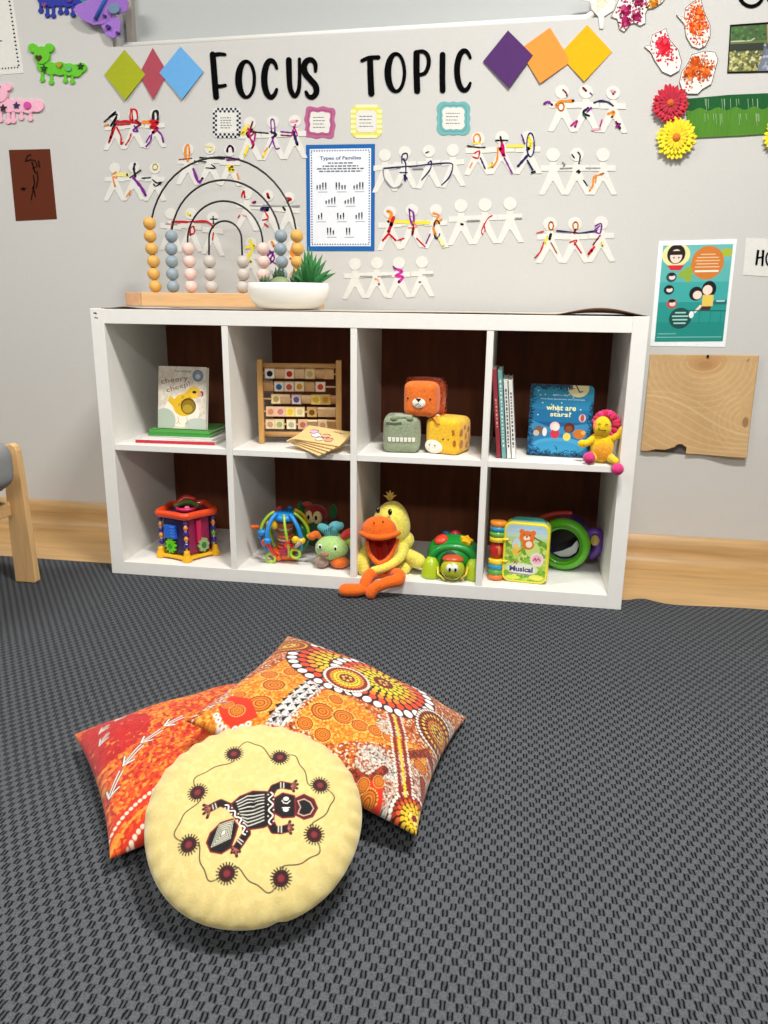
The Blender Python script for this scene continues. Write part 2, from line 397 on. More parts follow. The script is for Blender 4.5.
lab(B().box((SW/2, SD-.004, SH/2), (SW-2*TO, .004, SH-2*TO), M_BACK).build('back_panel', sh), 'dark brown back panel')
sc = B(); MH = ink('6b5a4a')
for dx, dz, r in ((.013, -.012, .0035), (.017, -.013, .003), (.014, -.024, .0028), (.019, -.025, .003), (.016, -.012, .003)): sc.disc(dx, SH+dz, r, MH, FRONT, .0003, ry=r*.6)
sc.build('screw_mark', sh)
mb = B(); M_CARD = mat('brown_card', '6e4a30', .6); M_CARDT = mat('pale_card_top', 'c9c0b0', .6)
xs = [.03+i*(1.43/110) for i in range(111)]
def mz(x):
    z = .0003+.004*math.exp(-((x-.10)/.03)**2)+.0015*(1-math.cos(x*9))*.5
    if x > 1.24: z += .017*math.sin(pi*min(1, (x-1.24)/.22))**1.3 if x < 1.459 else 0
    return z
top = [(x, y, SH+mz(x)*(1 if y < .05 else .4)+.0018) for x in xs for y in (.006, .05, .38)]; bot = [(x, y, z-.0018) for x, y, z in top]
m_ = len(top); fs = []
for i in range(110):
    for j in range(2): a = i*3+j; fs += [(a, a+3, a+4, a+1), (a+m_, a+1+m_, a+4+m_, a+3+m_)]
fe = [(i*3, i*3+m_, i*3+3+m_, i*3+3) for i in range(110)]+[(330, 330+m_, 331+m_, 331), (331, 331+m_, 332+m_, 332)]
mb.add(top+bot, fs[0::2], M_CARDT, True); mb.add(top+bot, fs[1::2]+fe, M_CARD)
tag(mb.build('shelf_mat'), 'thin brown card sheet on the shelf top, curled up at its right end', 'mat')

# ------------------------------------------------------------------ cushions on the carpet
def pillow(name, s, thick, cv, loc, M, m, pinch=.07, N_=420, seamcol='c8642a', bottom='b05028'):
    """square cushion: printed top and bottom shells meeting at a seam; cv holds the print in metres"""
    t = np.linspace(-1, 1, N_); U, V = np.meshgrid(t, t); U = U.ravel(); V = V.ravel()
    k = 1-pinch*(1-V*V)*np.abs(U)**3; k2 = 1-pinch*(1-U*U)*np.abs(V)**3
    X = U*k*s/2; Y = V*k2*s/2
    prof = (np.clip(1-np.abs(U)**2.6, 0, 1)*np.clip(1-np.abs(V)**2.6, 0, 1))**.55
    wr = .0035*np.sin(U*9+V*4+np.sin(V*7))*prof*(.3+.7*np.maximum(np.abs(U), np.abs(V))**2)
    Z = prof*thick/2+wr; C = cv.sample(X, Y)*np.array([.80, .74, .72])
    top = np.stack([X, Y, Z+.002], 1); bot = np.stack([X, Y, -prof*thick/2*.62-.002], 1)
    Vv = np.concatenate([top, bot]); F = np.concatenate([grid_faces(N_, N_), grid_faces(N_, N_, N_*N_, True)])
    # close the seam
    b = np.concatenate([np.arange(N_-1), (np.arange(N_-1)+1)*N_-1, N_*N_-1-np.arange(N_-1), (N_-1-np.arange(N_-1))*N_]); b2 = np.roll(b, -1)
    F = np.concatenate([F, np.stack([b2, b, b+N_*N_, b2+N_*N_], 1)])
    C2 = np.concatenate([C, C])
    o = vmesh(name, Vv, F, C2, m); o.matrix_world = Matrix.Translation(loc)@M.to_4x4(); return o
M_COTTON = vcol('printed_cotton', .85, .5, 900, sheen=.15)
def R3(a, b, c): return Rz(a)@Rx(b)@Ry(c)

# red pillow
RO, RM = Vector((.656, -.926, .048)), R3(.669, .025, -.076)
cv = Canvas(-.19, -.19, .19, .19, 1500, 'd2391c')
def P(u, v): return atplane(u, v, RO+RM@Vector((0, 0, .02)), RM)
allp = lambda x, y: True
A = P(80, 738); Bc = P(160, 712); Cc = P(120, 800)
def pure(x, y):                     # the plain red corner
    cx, cy = P(108, 745); return math.hypot((x-cx), (y-cy)) < .075
cv.speckle(9000, .0032, ['e8641c', 'f08a28', 'e2521a', 'f29a30', 'c92c16', 'd8401c', 'b82214'], allp, 1.7)
bandc = P(190, 765)
cv.speckle(2200, .003, ['f3a23a', 'f28c2a', 'ee7a20'], lambda x, y: abs((x-P(150, 735)[0])*.6-(y-P(150, 735)[1])*.8) < .02 or random.random() < .12, 1.8)
for k in range(700):
    a = random.uniform(0, 2*pi); r = .072*math.sqrt(random.random()); cx, cy = P(108, 745)
    cv.disc(cx+r*cos(a), cy+r*sin(a), random.uniform(.003, .006), random.choice(['c81a1a', 'd0201e', 'bd1616']))
ac = P(196, 858)
for R_, col, dr in ((.150, 'f8ecd0', .0032), (.115, 'f8ecd0', .0032)):
    cv.line([(ac[0]+R_*cos(t*pi/40), ac[1]+R_*sin(t*pi/40)) for t in range(0, 81)], .016, 'd83418')
    cv.dots(ac[0], ac[1], R_, int(2*pi*R_/.0078), dr, col)
for R_ in (.134, .1, .088): cv.dots(ac[0], ac[1], R_, int(2*pi*R_/.007), .0027, 'f29a38', 1.4)
tc_ = P(225, 668)
for R_, col in ((.062, 'f8ecd0'), (.043, 'f8ecd0')):
    cv.line([(tc_[0]+R_*cos(t*pi/20), tc_[1]+R_*sin(t*pi/20)) for t in range(41)], .012, 'c9261a'); cv.dots(tc_[0], tc_[1], R_, int(2*pi*R_/.0075), .0028, col)
cv.dots(tc_[0], tc_[1], .052, 45, .003, 'f29a38')
def arrow(u0, v0, u1, v1, k=1.0):
    a = Vector(P(u0, v0)); b = Vector(P(u1, v1)); d = (b-a); l = d.length; d.normalize(); n = Vector((-d.y, d.x))
    for wd, cc in ((.0055*k, '20242c'), (.003*k, 'f6f2ea')):
        for off in (-.0032, .0032):
            cv.line([tuple(a+n*off*k), tuple(b-d*.004+n*off*k*.6)], wd*.75, cc)
        cv.line([tuple(b+d*.002), tuple(b-d*.012+n*.011*k)], wd, cc); cv.line([tuple(b+d*.002), tuple(b-d*.012-n*.011*k)], wd, cc)
arrow(186, 734, 168, 742); arrow(164, 746, 145, 758); arrow(145, 761, 126, 775); arrow(123, 780, 110, 799)
for q in ((127, 721, 117, 728), (110, 732, 101, 738), (110, 742, 101, 750)): arrow(*q, k=.8)
pl = pillow('cushion', .345, .105, cv, RO, RM, M_COTTON)
tag(pl, 'red and orange square cushion with white bird tracks, under the patterned cushion', 'cushion')

# dotted pillow
PO, PM = Vector((.884, -.829, .083)), R3(-.123, -.066, .30)
cv = Canvas(-.2, -.2, .2, .2, 1700, 'b5521c')
_o = PO+PM@Vector((0, 0, .035))
def P(u, v): return atplane(u, v, _o, PM)
cv.speckle(14000, .0018, ['e08a2c', 'c86a20', '8a3a16', 'f0d9b0', 'e8a040', '7a2414', 'efe6d6'], allp, 1.3)
def region(pts, n, size, cols, base=None, long=1.4):
    q = [P(*p) for p in pts]
    if base: cv.poly(q, base)
    xs = [a[0] for a in q]; ys = [a[1] for a in q]
    def ins(x, y):
        r = False
        for i in range(len(q)):
            xa, ya = q[i]; xb, yb = q[i-1]
            if (ya > y) != (yb > y) and x < (xb-xa)*(y-ya)/(yb-ya)+xa: r = not r
        return r
    for k in range(n):
        x, y = random.uniform(min(xs), max(xs)), random.uniform(min(ys), max(ys))
        if ins(x, y): cv.disc(x, y, size*random.uniform(.6, 1.2), random.choice(cols), ry=size*random.uniform(.6, 1)*long, a=random.uniform(0, 3))
def swirl(u, v, r):
    x, y = P(u, v)
    for k, cc in enumerate(('8a4212', 'e88420', 'b45a14', 'f09a30', '9c4a12', 'ee8e24', 'c8641a')):
        cv.disc(x, y, r*(1-k*.14), cc)
    cv.dots(x, y, r*1.12, 22, r*.1, 'f2c860')
ORN = ['f0901e', 'e07c18', 'f4a836', 'c86414', 'f6c050']
region([(185, 745), (200, 705), (240, 680), (300, 660), (310, 690), (270, 722), (235, 735), (190, 760)], 5200, .0022, ORN, 'd87818')
region([(296, 722), (325, 700), (350, 712), (372, 730), (395, 745), (430, 752), (425, 765), (385, 752), (345, 748), (320, 745)], 3600, .0022, ORN, 'd87818')
for u, v, r in ((259, 706, .019), (272, 691, .018), (289, 680, .014), (268, 678, .014), (216, 724, .017), (199, 737, .016), (204, 716, .011), (240, 693, .010), (232, 733, .010), (300, 668, .009),
                (319, 721, .019), (340, 727, .017), (356, 736, .014), (332, 711, .012), (303, 729, .013), (321, 739, .013), (372, 741, .013), (386, 746, .012), (398, 750, .011), (414, 757, .013), (421, 765, .013)): swirl(u, v, r)
# black and white zigzag band
region([(266, 722), (292, 700), (314, 682), (328, 694), (300, 712), (284, 728)], 2600, .0018, ['f2f0ea', 'd8d6d0', '8a8a8a', 'f8f6f2'], '6e6e70')
a = Vector(P(272, 724)); b = Vector(P(321, 688)); d = b-a; n_ = Vector((-d.y, d.x)).normalized()
for row in (-.012, 0, .012):
    for k in range(9):
        p = a+d*((k+.5+(row != 0)*.4)/9)+n_*row; e = d.normalized()*.008
        cv.poly([tuple(p-e*.8), tuple(p+e), tuple(p+n_*.007-e*.2)], '1a1a20')
# grey, rust and cream dotted field lower right
region([(355, 752), (400, 758), (430, 775), (425, 800), (415, 838), (365, 820), (356, 790)], 5200, .0017, ['d9d4c6', 'b8b6a8', '8c3418', 'c8541e', 'e8e2d2'], '9a5a34')
for (u, v, cc) in ((372, 760, 'c9c8bc'), (388, 772, 'd8d4c8'), (402, 800, 'cfcabc'), (400, 822, 'c8a878'), (438, 760, 'cac4b4'), (445, 745, 'd8d2c4'), (384, 738, 'cfc9ba'), (385, 800, 'bdbcae'), (432, 778, 'bcb8aa'), (455, 722, 'd8cfbd')):
    x, y = P(u, v)
    for k in range(260):
        a_ = random.uniform(0, 2*pi); r = .021*math.sqrt(random.random()); cv.disc(x+r*cos(a_), y+r*sin(a_)*.8, random.uniform(.001, .0019), random.choice([cc, cc, 'efeadf', '6a5a4a', 'a8a69a']))
for pts in ([(355, 770), (372, 778), (384, 771)], [(408, 758), (428, 752), (438, 762)], [(425, 775), (430, 790), (420, 800)], [(358, 782), (378, 790)], [(405, 790), (412, 778)]):
    q = [P(*p) for p in pts]; cv.line(q, .014, '7c2a16')
    for i in range(160):
        k = random.randrange(len(q)-1); t = random.random(); cv.disc(q[k][0]*(1-t)+q[k+1][0]*t+random.uniform(-.006, .006), q[k][1]*(1-t)+q[k+1][1]*t+random.uniform(-.006, .006), .0016, random.choice(['b8441e', '5a1a10', '9a3a1c']))
def mandala(u, v, rings, core='7a1c14', a0=0, a1=2*pi, ell=1):
    x, y = P(u, v)
    for R_, wd, cc in rings[::-1]:
        cv.disc(x, y, R_+wd*.75, '1c0f0c' if cc != 'ffffff' else '4a1a10', ry=(R_+wd*.75)*ell)
    for R_, wd, cc in rings:
        n = max(6, int(2*pi*R_/(wd*1.25))); cv.dots(x, y, R_, n, wd*.60, cc, 1.0 if wd < .006 else .82, ell=ell)
    cv.disc(x, y, rings[0][0]-rings[0][1]*.6, core)
    for k in range(6): cv.disc(x+.0075*cos(k*pi/3), y+.0075*sin(k*pi/3), .0028, 'f4e48a' if k % 2 else 'e8b43a')
mandala(340, 675, [(.034, .011, 'f2d93a'), (.047, .012, 'f4c622'), (.061, .013, 'f29a2a'), (.077, .015, 'e8481e'), (.095, .015, 'ffffff')])
mandala(380, 692, [(.024, .008, 'f2e33a'), (.035, .010, 'f4e020'), (.048, .011, 'f5c022'), (.061, .012, 'f08a2a'), (.075, .014, 'e8481e'), (.093, .016, 'ffffff')], ell=.95)
mandala(343, 690, [(.017, .005, 'e8c83a'), (.023, .005, 'f2e33a'), (.029, .0055, 'e89a30'), (.035, .0055, '9a2418'), (.041, .005, 'f6efe0')])
mandala(438, 732, [(.013, .005, 'f2c23a'), (.019, .005, 'e8902a'), (.025, .006, 'b8301a'), (.031, .006, 'f2d04a'), (.037, .006, 'a02818'), (.043, .005, 'f6efe0')], ell=1.25)
mandala(420, 805, [(.008, .005, 'f4e03a'), (.014, .005, 'f2d02a'), (.020, .006, 'e8c02a'), (.026, .006, 'e0601e'), (.032, .006, 'a83018'), (.038, .005, 'f6efe0')])
mandala(290, 644, [(.010, .005, 'f2d04a'), (.017, .005, 'e8902a'), (.024, .005, 'b8401a'), (.031, .005, 'f0b03a'), (.038, .005, '8a2a16')])
mandala(405, 832, [(.006, .005, 'ffffff'), (.013, .006, 'ffffff'), (.019, .005, 'e8481e')], core='e8c02a')
for pts in ([(396, 748), (400, 762), (404, 776), (409, 792)], [(390, 725), (394, 738), (397, 748)]):
    q = [Vector(P(*p)) for p in pts]
    for i in range(len(q)-1):
        d = q[i+1]-q[i]; nn = Vector((-d.y, d.x)).normalized(); m2 = max(2, int(d.length/.006))
        for k in range(m2):
            p = q[i]+d*(k/m2)
            for off, cc, r in ((-.014, 'f2ece0', .0022), (-.008, '8a1e14', .0034), (0, 'f4d83a', .003), (.008, '8a1e14', .0034), (.014, 'f2ece0', .0022)): cv.disc(*(p+nn*off), r, cc)
def redpatch(pts, sw, arc):
    cv.poly([P(*p) for p in pts], 'e0361a')
    for u, v, r in sw:
        swirl(u, v, r)
    q = [Vector(P(*p)) for p in arc]
    for i in range(len(q)-1):
        m2 = max(1, round((q[i+1]-q[i]).length/.0085))
        for k in range(m2):
            p = q[i].lerp(q[i+1], k/m2); cv.disc(*p, .0046, 'fbf7f0'); cv.disc(*p, .0018, 'd8705a')
redpatch([(220, 700), (232, 692), (250, 700), (258, 716), (236, 718), (224, 710)], [(238, 707, .011), (229, 700, .008)], [(219, 706), (224, 713), (232, 718), (244, 719), (256, 718)])
redpatch([(357, 780), (368, 776), (384, 780), (388, 798), (362, 800)], [(373, 787, .012), (366, 778, .008), (380, 779, .008)], [(359, 795), (368, 801), (380, 803), (394, 801)])
for u, v in ((217, 690), (222, 684), (228, 690), (215, 697), (224, 695)):
    x, y = P(u, v)
    for k in range(40): cv.disc(x+random.gauss(0, .004), y+random.gauss(0, .004), .0017, random.choice(['efe8e0', 'b08a90', 'c87a50', '7a3a2a']))
pl = pillow('cushion', .392, .115, cv, PO, PM, M_COTTON)
tag(pl, 'orange and brown square cushion covered in dotted circles, leaning on the red cushion', 'cushion')

# round cushion with the stitched animal
CO, CM, CR = Vector((.828, -1.129, .096)), R3(.269, .416, .023), .149
cv = Canvas(-.16, -.16, .16, .16, 1900, 'd8c480')
_o = CO+CM@Vector((0, 0, .026))
def P(u, v): return atplane(u, v, _o, CM)
cv.speckle(2500, .004, ['d6c17c', 'dac884', 'd4bf7a'], allp, 2)
MED = [(234, 756), (280, 760), (320, 788), (314, 837), (281, 879), (227, 875), (189, 847), (198, 796)]
mid = [(257, 747), (303, 771), (328, 812), (303, 865), (254, 884), (200, 866), (183, 818), (211, 772)]
for i, (p, m2) in enumerate(zip(MED, mid)):
    a = Vector(P(*p)); b = Vector(P(*MED[(i+1) % 8])); d = b-a; nn = Vector((-d.y, d.x)).normalized(); amp = .010*(1 if i % 2 else 1)
    off = (Vector(P(*m2))-a-d*.5).dot(nn)
    cv.line([tuple(a+d*(t/24)+nn*(off*sin(pi*t/24)+amp*1.1*sin(2*pi*t/24)+.004*sin(4*pi*t/24))) for t in range(25)], .0016, '3a3020')
for p in MED:
    x, y = P(*p)
    for k in range(20): cv.line([(x, y), (x+.0135*cos(k*pi/10+.1), y+.0135*sin(k*pi/10+.1))], .0018, '1c0e10')
    cv.disc(x, y, .0102, '1a0a0e'); cv.disc(x, y, .0085, '5a1418'); cv.dots(x, y, .0066, 12, .0015, '180a0c'); cv.disc(x, y, .0038, '7c2a2e')
def Z(zx, zy): return P(195+zx*.17578, 770+zy*.17578)
def outline(pts, wd, c1='2a0a10', c2='100a0c', halo='7a1a24'):
    q = [Z(*p) for p in pts]; cv.line(q+[q[0]], wd+.004, halo); cv.poly(q, c2); cv.line(q+[q[0]], wd, c2)
def thick(pts, wd):
    q = [Z(*p) for p in pts]; cv.line(q, wd+.003, '7a1a24'); cv.line(q, wd, '120a0c')
outline([(215, 310), (150, 330), (95, 380), (75, 430), (95, 475), (150, 485), (200, 455), (225, 390), (240, 340)], .001)      # tail
thick([(250, 290), (200, 235), (150, 215), (95, 240)], .0085); thick([(290, 320), (295, 380), (260, 430), (232, 470)], .0085)   # hind legs
thick([(425, 170), (450, 120), (490, 105), (545, 118)], .0085); thick([(425, 310), (450, 360), (490, 362), (530, 352)], .0085)  # fore legs
outline([(215, 220), (260, 175), (330, 148), (400, 150), (440, 160), (450, 240), (440, 320), (390, 340), (310, 350), (260, 320)], .001)
outline([(455, 190), (500, 160), (560, 175), (575, 230), (560, 285), (500, 290), (455, 265)], .001)                           # head
outline([(575, 190), (620, 168), (670, 190), (690, 235), (665, 280), (620, 295), (578, 275)], .001, c2='501018')
cv.poly([Z(*p) for p in ((598, 205), (630, 195), (660, 215), (668, 240), (650, 268), (618, 275), (600, 265), (590, 235))], '0c0c10')
cv.line([Z(*p) for p in ((585, 200), (600, 235), (585, 270), (618, 282), (655, 270), (674, 238), (655, 205), (620, 188), (585, 200))], .0012, 'd8b8a0')
for i in range(9):                                   # white ribs on the back
    y0 = 205+i*14; cv.line([Z(238+i*5, y0), Z(300, y0-36+i*7), Z(393, 165+i*17.5)], .0014, 'd9d6c8')
cv.poly([Z(*p) for p in ((92, 458), (138, 335), (222, 308), (204, 408))], 'd8d6c0')
for k in (.12, .32, .52, .72):
    cc = [(92, 458), (138, 335), (222, 308), (204, 408)]; cx, cy = 164, 377
    q = [Z(a+(cx-a)*k, b+(cy-b)*k) for a, b in cc]; cv.line(q+[q[0]], .0011, '38382c')
def zig(a, b, n, amp):
    a = Vector(Z(*a)); b = Vector(Z(*b)); d = b-a; nn = Vector((-d.y, d.x)).normalized()
    cv.line([tuple(a+d*(t/40)+nn*amp*sin(t/40*n*2*pi)) for t in range(41)], .0017, 'efe9da')
    for k in range(n*2): cv.disc(*(a+d*((k+.5)/(n*2))+nn*(amp*1.3 if k % 2 else -amp*1.3)), .001, 'efe9da')
zig((432, 150), (432, 330), 3, .0028); zig((175, 228), (248, 290), 2, .0025); zig((250, 292), (288, 385), 2, .0025)
for a in ((488, 92, 488, 122), (505, 95, 505, 125), (475, 340, 475, 372), (492, 338, 492, 375), (118, 218, 126, 245), (102, 225, 108, 248), (250, 408, 275, 425), (243, 420, 266, 440)):
    cv.line([Z(a[0], a[1]), Z(a[2], a[3])], .0013, 'e2d6c8')
for (hx, hy), dirs in (((548, 115), ((575, 85), (583, 105), (580, 128), (562, 145))), ((530, 352), ((540, 315), (556, 335), (556, 358), (545, 380))), ((90, 240), ((52, 222), (50, 245), (52, 270), (72, 292))), ((232, 465), ((205, 455), (210, 485), (238, 505), (255, 480)))):
    for f in dirs:
        cv.line([Z(hx, hy), Z(*f)], .0042, '4a1016')
    for f in dirs: cv.line([Z(hx, hy), Z(hx*.3+f[0]*.7, hy*.3+f[1]*.7)], .0012, 'b06a5a')
for (x, y) in ((518, 188), (517, 250)):
    cv.disc(*Z(x, y), .0038, 'efece0', ry=.003); 
cv.line([Z(495, 198), Z(505, 212), Z(525, 215), Z(540, 200)], .0012, 'efece0'); cv.line([Z(497, 240), Z(538, 238)], .0012, 'efece0')
NR, NA = 170, 520
rr = np.linspace(0, 1, NR); aa = np.linspace(0, 2*pi, NA, endpoint=False); Rr, Aa = np.meshgrid(rr, aa, indexing='ij')
wob = 1+.008*np.sin(3*Aa+1)+.006*np.sin(5*Aa)-.02*np.exp(-((Aa-4.95)/.06)**2)
Rr2 = 1-(1-Rr)**1.0; x = Rr2*np.cos(Aa)*CR*wob; y = Rr2*np.sin(Aa)*CR*wob
h = np.sqrt(np.clip(1-Rr2**3.2, 0, 1))*.036*(1+.05*np.cos(2*Aa))
pk = np.exp(-((1-Rr2)/.13)**2)*.0022*np.sin(Aa*31+2*np.sin(Aa*3))*(Rr2 < .999)
fold = .0022*np.sin(18*(Rr2*np.cos(Aa-.6)))*np.exp(-((Rr2*np.sin(Aa-.6)-.25)/.35)**2)*(1-Rr2)
top = np.stack([x, y, h+pk+fold], -1).reshape(-1, 3); bot = np.stack([x, y, -h*.8], -1).reshape(-1, 3)
i, j = np.meshgrid(np.arange(NR-1), np.arange(NA), indexing='ij'); a = (i*NA+j).ravel(); b = (i*NA+(j+1) % NA).ravel()
F = np.stack([a, a+NA, b+NA, b], 1); F2 = F[:, ::-1]+NR*NA
C = cv.sample(top[:, 0], top[:, 1])*.88; Cb = np.tile(np.array(lin('d8c480')), (NR*NA, 1))
o = vmesh('round_cushion', np.concatenate([top, bot]), np.concatenate([F, F2]), np.concatenate([C, Cb]), vcol('printed_velvet', .9, .35, 500, sheen=.4))
o.matrix_world = Matrix.Translation(CO)@CM.to_4x4()
tag(o, 'pale yellow round cushion with a brown animal and eight small flowers on it', 'cushion')

# ------------------------------------------------------------------ on the wall
PW = paper('dddcd5', 'white_paper'); BLK = ink('141414')
def jit(p, a): return (p[0]+random.uniform(-a, a), p[1]+random.uniform(-a, a))
def smooth2(pts, k=5):
    n = len(pts); out = []
    for i in range(n-1):
        p0, p1, p2, p3 = pts[max(i-1, 0)], pts[i], pts[i+1], pts[min(i+2, n-1)]
        for j in range(k):
            t = j/k; out.append(tuple(.5*(2*p1[c]+(p2[c]-p0[c])*t+(2*p0[c]-5*p1[c]+4*p2[c]-p3[c])*t*t+(3*p1[c]-p0[c]-3*p2[c]+p3[c])*t**3) for c in (0, 1)))
    return out+[pts[-1]]
# hand-cut letters (stroke lists in survey pixels)
def z3(x, y): return (190+x*.20833, 30+y*.20833)
def z4(x, y): return (340+x*.20833, 30+y*.20833)
def arc(cx, cy, rx, ry, a0, a1, n=26): return [(cx+rx*cos(rad(a0+(a1-a0)*i/n)), cy-ry*sin(rad(a0+(a1-a0)*i/n))) for i in range(n+1)]
def letter(name, z, strokes, label):
    b = B()
    for k, (pts, w0, w1) in enumerate(strokes):
        q = [z(*p) for p in (smooth2(pts) if 2 < len(pts) < 15 else pts)]; n = len(q)
        w = [(w0+(w1-w0)*i/(n-1))*.26 for i in range(n)] if not callable(w0) else [w0(i/(n-1))*.26 for i in range(n)]
        d = .003+k*.0002
        b.stroke(q, w, M_LET, W, d, 0)
        for p, r in ((q[0], w[0]), (q[-1], w[-1])): b.disc(p[0], p[1], r/2, M_LET, W, d+.0001, d0=0)
        for p, r in zip(q[1:-1], w[1:-1]): b.disc(p[0], p[1], r/2, M_LET, W, d-.0001, n=10)
    tag(b.build(name), label, 'letter', 'black cut-out letters of the heading')
M_LET = mat('black_card', '08080a', .95, spec=.05)
thk = lambda a, b: (lambda t: b+(a-b)*max(0, sin(pi*t))**.8)
letter('letter_f', z3, [([(110, 118), (118, 220), (126, 322)], 22, 22), ([(110, 122), (140, 116), (168, 118)], 16, 12), ([(128, 270), (150, 270), (170, 266)], 14, 12)], 'black letter F, first of the heading on the wall')
letter('letter_o', z3, [(arc(272, 237, 38, 86, 90, 450, 36), lambda t: 12+14*max(0, sin(2*pi*t)) , 0)], 'black letter O after the F of the heading')
letter('letter_c', z3, [(arc(390, 235, 33, 88, 35, 325), thk(24, 11), 0)], 'black letter C in the first word of the heading')
letter('letter_u', z3, [([(475, 145), (477, 220), (482, 280), (497, 314), (512, 312), (524, 280), (527, 220), (526, 140)], lambda t: 22-10*t, 0)], 'black letter U in the heading')
letter('letter_s', z3, [([(603, 198), (602, 165), (585, 144), (560, 150), (548, 180), (556, 212), (580, 240), (603, 268), (607, 300), (590, 322), (568, 318), (558, 298)], thk(24, 12), 0)], 'black letter S in the heading')
letter('letter_t', z4, [([(106, 148), (140, 134), (185, 132)], 13, 16), ([(145, 140), (147, 220), (151, 305)], 22, 24)], 'black letter T, first of the second word in the heading')
letter('letter_o', z4, [(arc(270, 205, 40, 90, 90, 450, 36), lambda t: 13+13*max(0, sin(2*pi*t)), 0)], 'black letter O between T and P in the heading')
letter('letter_p', z4, [([(368, 112), (368, 200), (371, 292)], 24, 24), ([(368, 106), (400, 104), (422, 125), (426, 165), (410, 205), (382, 216)], thk(16, 12), 0)], 'black letter P in the heading')
letter('letter_i', z4, [([(493, 120), (492, 210), (493, 290)], 22, 22)], 'black letter I in the heading')
letter('letter_c', z4, [(arc(598, 195, 36, 95, 40, 320), thk(23, 11), 0)], 'black letter C, last of the heading')

# overlapping card diamonds
def diamond(name, pts, col, label, d):
    b = B(); b.prism(pts, paper(col), lambda u, v, e: W(u, v, e+d+(.004 if v > sum(p[1] for p in pts)/4+8 else 0)), 0, .0012)
    tag(b.build(name), label, 'paper diamond', 'coloured card diamonds beside the heading')
diamond('paper_diamond', [(125, 50), (146, 75), (126, 101), (105, 75)], 'a3ab24', 'olive green card diamond left of the heading', .003)
diamond('paper_diamond', [(153, 48), (168, 73), (154, 100), (139, 75)], 'a94a58', 'crimson card diamond between the green and the blue one', .001)
diamond('paper_diamond', [(181, 47), (204, 72), (183, 100), (160, 73)], '68a8de', 'light blue card diamond left of the letter F', .003)
diamond('paper_diamond', [(508, 31), (533, 56), (509, 89), (483, 62)], '523068', 'dark purple card diamond right of the heading', .004)
diamond('paper_diamond', [(550, 28), (571, 62), (540, 84), (519, 50)], 'f29440', 'orange card diamond between the purple and the yellow one', .002)
diamond('paper_diamond', [(587, 25), (612, 52), (584, 82), (559, 55)], 'efae14', 'golden yellow card diamond, rightmost of the six', .001)

# little frame cards
def framecard(u0, v0, u1, v1, col, style, label, lines):
    b = B(); cx, cy = (u0+u1)/2, (v0+v1)/2; hw, hh = (u1-u0)/2, (v1-v0)/2; n = 64; pts = []
    for i in range(n):
        a = 2*pi*i/n; c_, s_ = cos(a), sin(a); p = 8 if style != 'cut' else 5
        r = (abs(c_)**p+abs(s_)**p)**(-1/p)
        if style == 'scallop': r *= 1+.045*sin(8*a)
        if style == 'wavy': r *= 1+.03*cos(12*a)
        if style == 'cut': r = min(1/max(abs(c_), abs(s_)), 1.72/(abs(c_)+abs(s_)))
        pts.append((cx+hw*r*c_, cy+hh*r*s_))
    M = paper(col); b.prism(pts, M, W, 0, .0016)
    if style in ('check', 'cut'):
        M2 = ink('26262a' if style == 'check' else 'f6f3b8'); k = 13
        for i in range(k):
            for j in range(k):
                x = u0+(i+.5)*(u1-u0)/k; y = v0+(j+.5)*(v1-v0)/k; e = max(abs(x-cx)/hw, abs(y-cy)/hh)
                if e < .68 or e > .93 or (style == 'check' and (i+j) % 2) or (style == 'cut' and j % 2): continue
                if abs(x-cx)/hw+abs(y-cy)/hh > 1.55: continue
                w_ = (u1-u0)/k/2; h_ = (v1-v0)/k/2; b.poly([(x-w_, y-h_), (x+w_, y-h_), (x+w_, y+h_), (x-w_, y+h_)], M2, W, .0018)
    if style in ('scallop', 'wavy'):
        M2 = paper('7a3a58' if style == 'scallop' else '4d8a8c')
        q = [(cx+(x-cx)*.78, cy+(y-cy)*.78) for x, y in pts]; b.stroke(q, .5, M2, W, .0019, closed=True)
    q = [(cx+(x-cx)*.66, cy+(y-cy)*.66) for x, y in pts]; b.prism(q, PW, W, .0016, .0021)
    G = ink('4a4a4e')
    for k in range(lines):
        y = cy-5+k*10/(lines-1); x = cx-hw*.45; e = cx+hw*(.5 if k % 2 else .4)-random.uniform(0, 3)
        while x < e:
            l = random.uniform(1.2, 3.2); b.poly([(x, y-.35), (min(e, x+l), y-.35), (min(e, x+l), y+.35), (x, y+.35)], G, W, .0023); x += l+.7
    tag(b.build('notice_card'), label, 'notice card', 'small framed notes under the heading')
framecard(213, 108, 241, 138, 'd9dadc', 'check', 'small note with a black and white chequered frame under the F', 5)
framecard(305, 107, 335, 138, 'b4628c', 'scallop', 'small note with a magenta scalloped frame', 4)
framecard(351, 105, 382, 138, 'dcd66a', 'cut', 'small note with a yellow striped frame under the T', 4)
framecard(437, 102, 470, 135, '70adae', 'wavy', 'small note with a teal wavy frame under the I', 4)

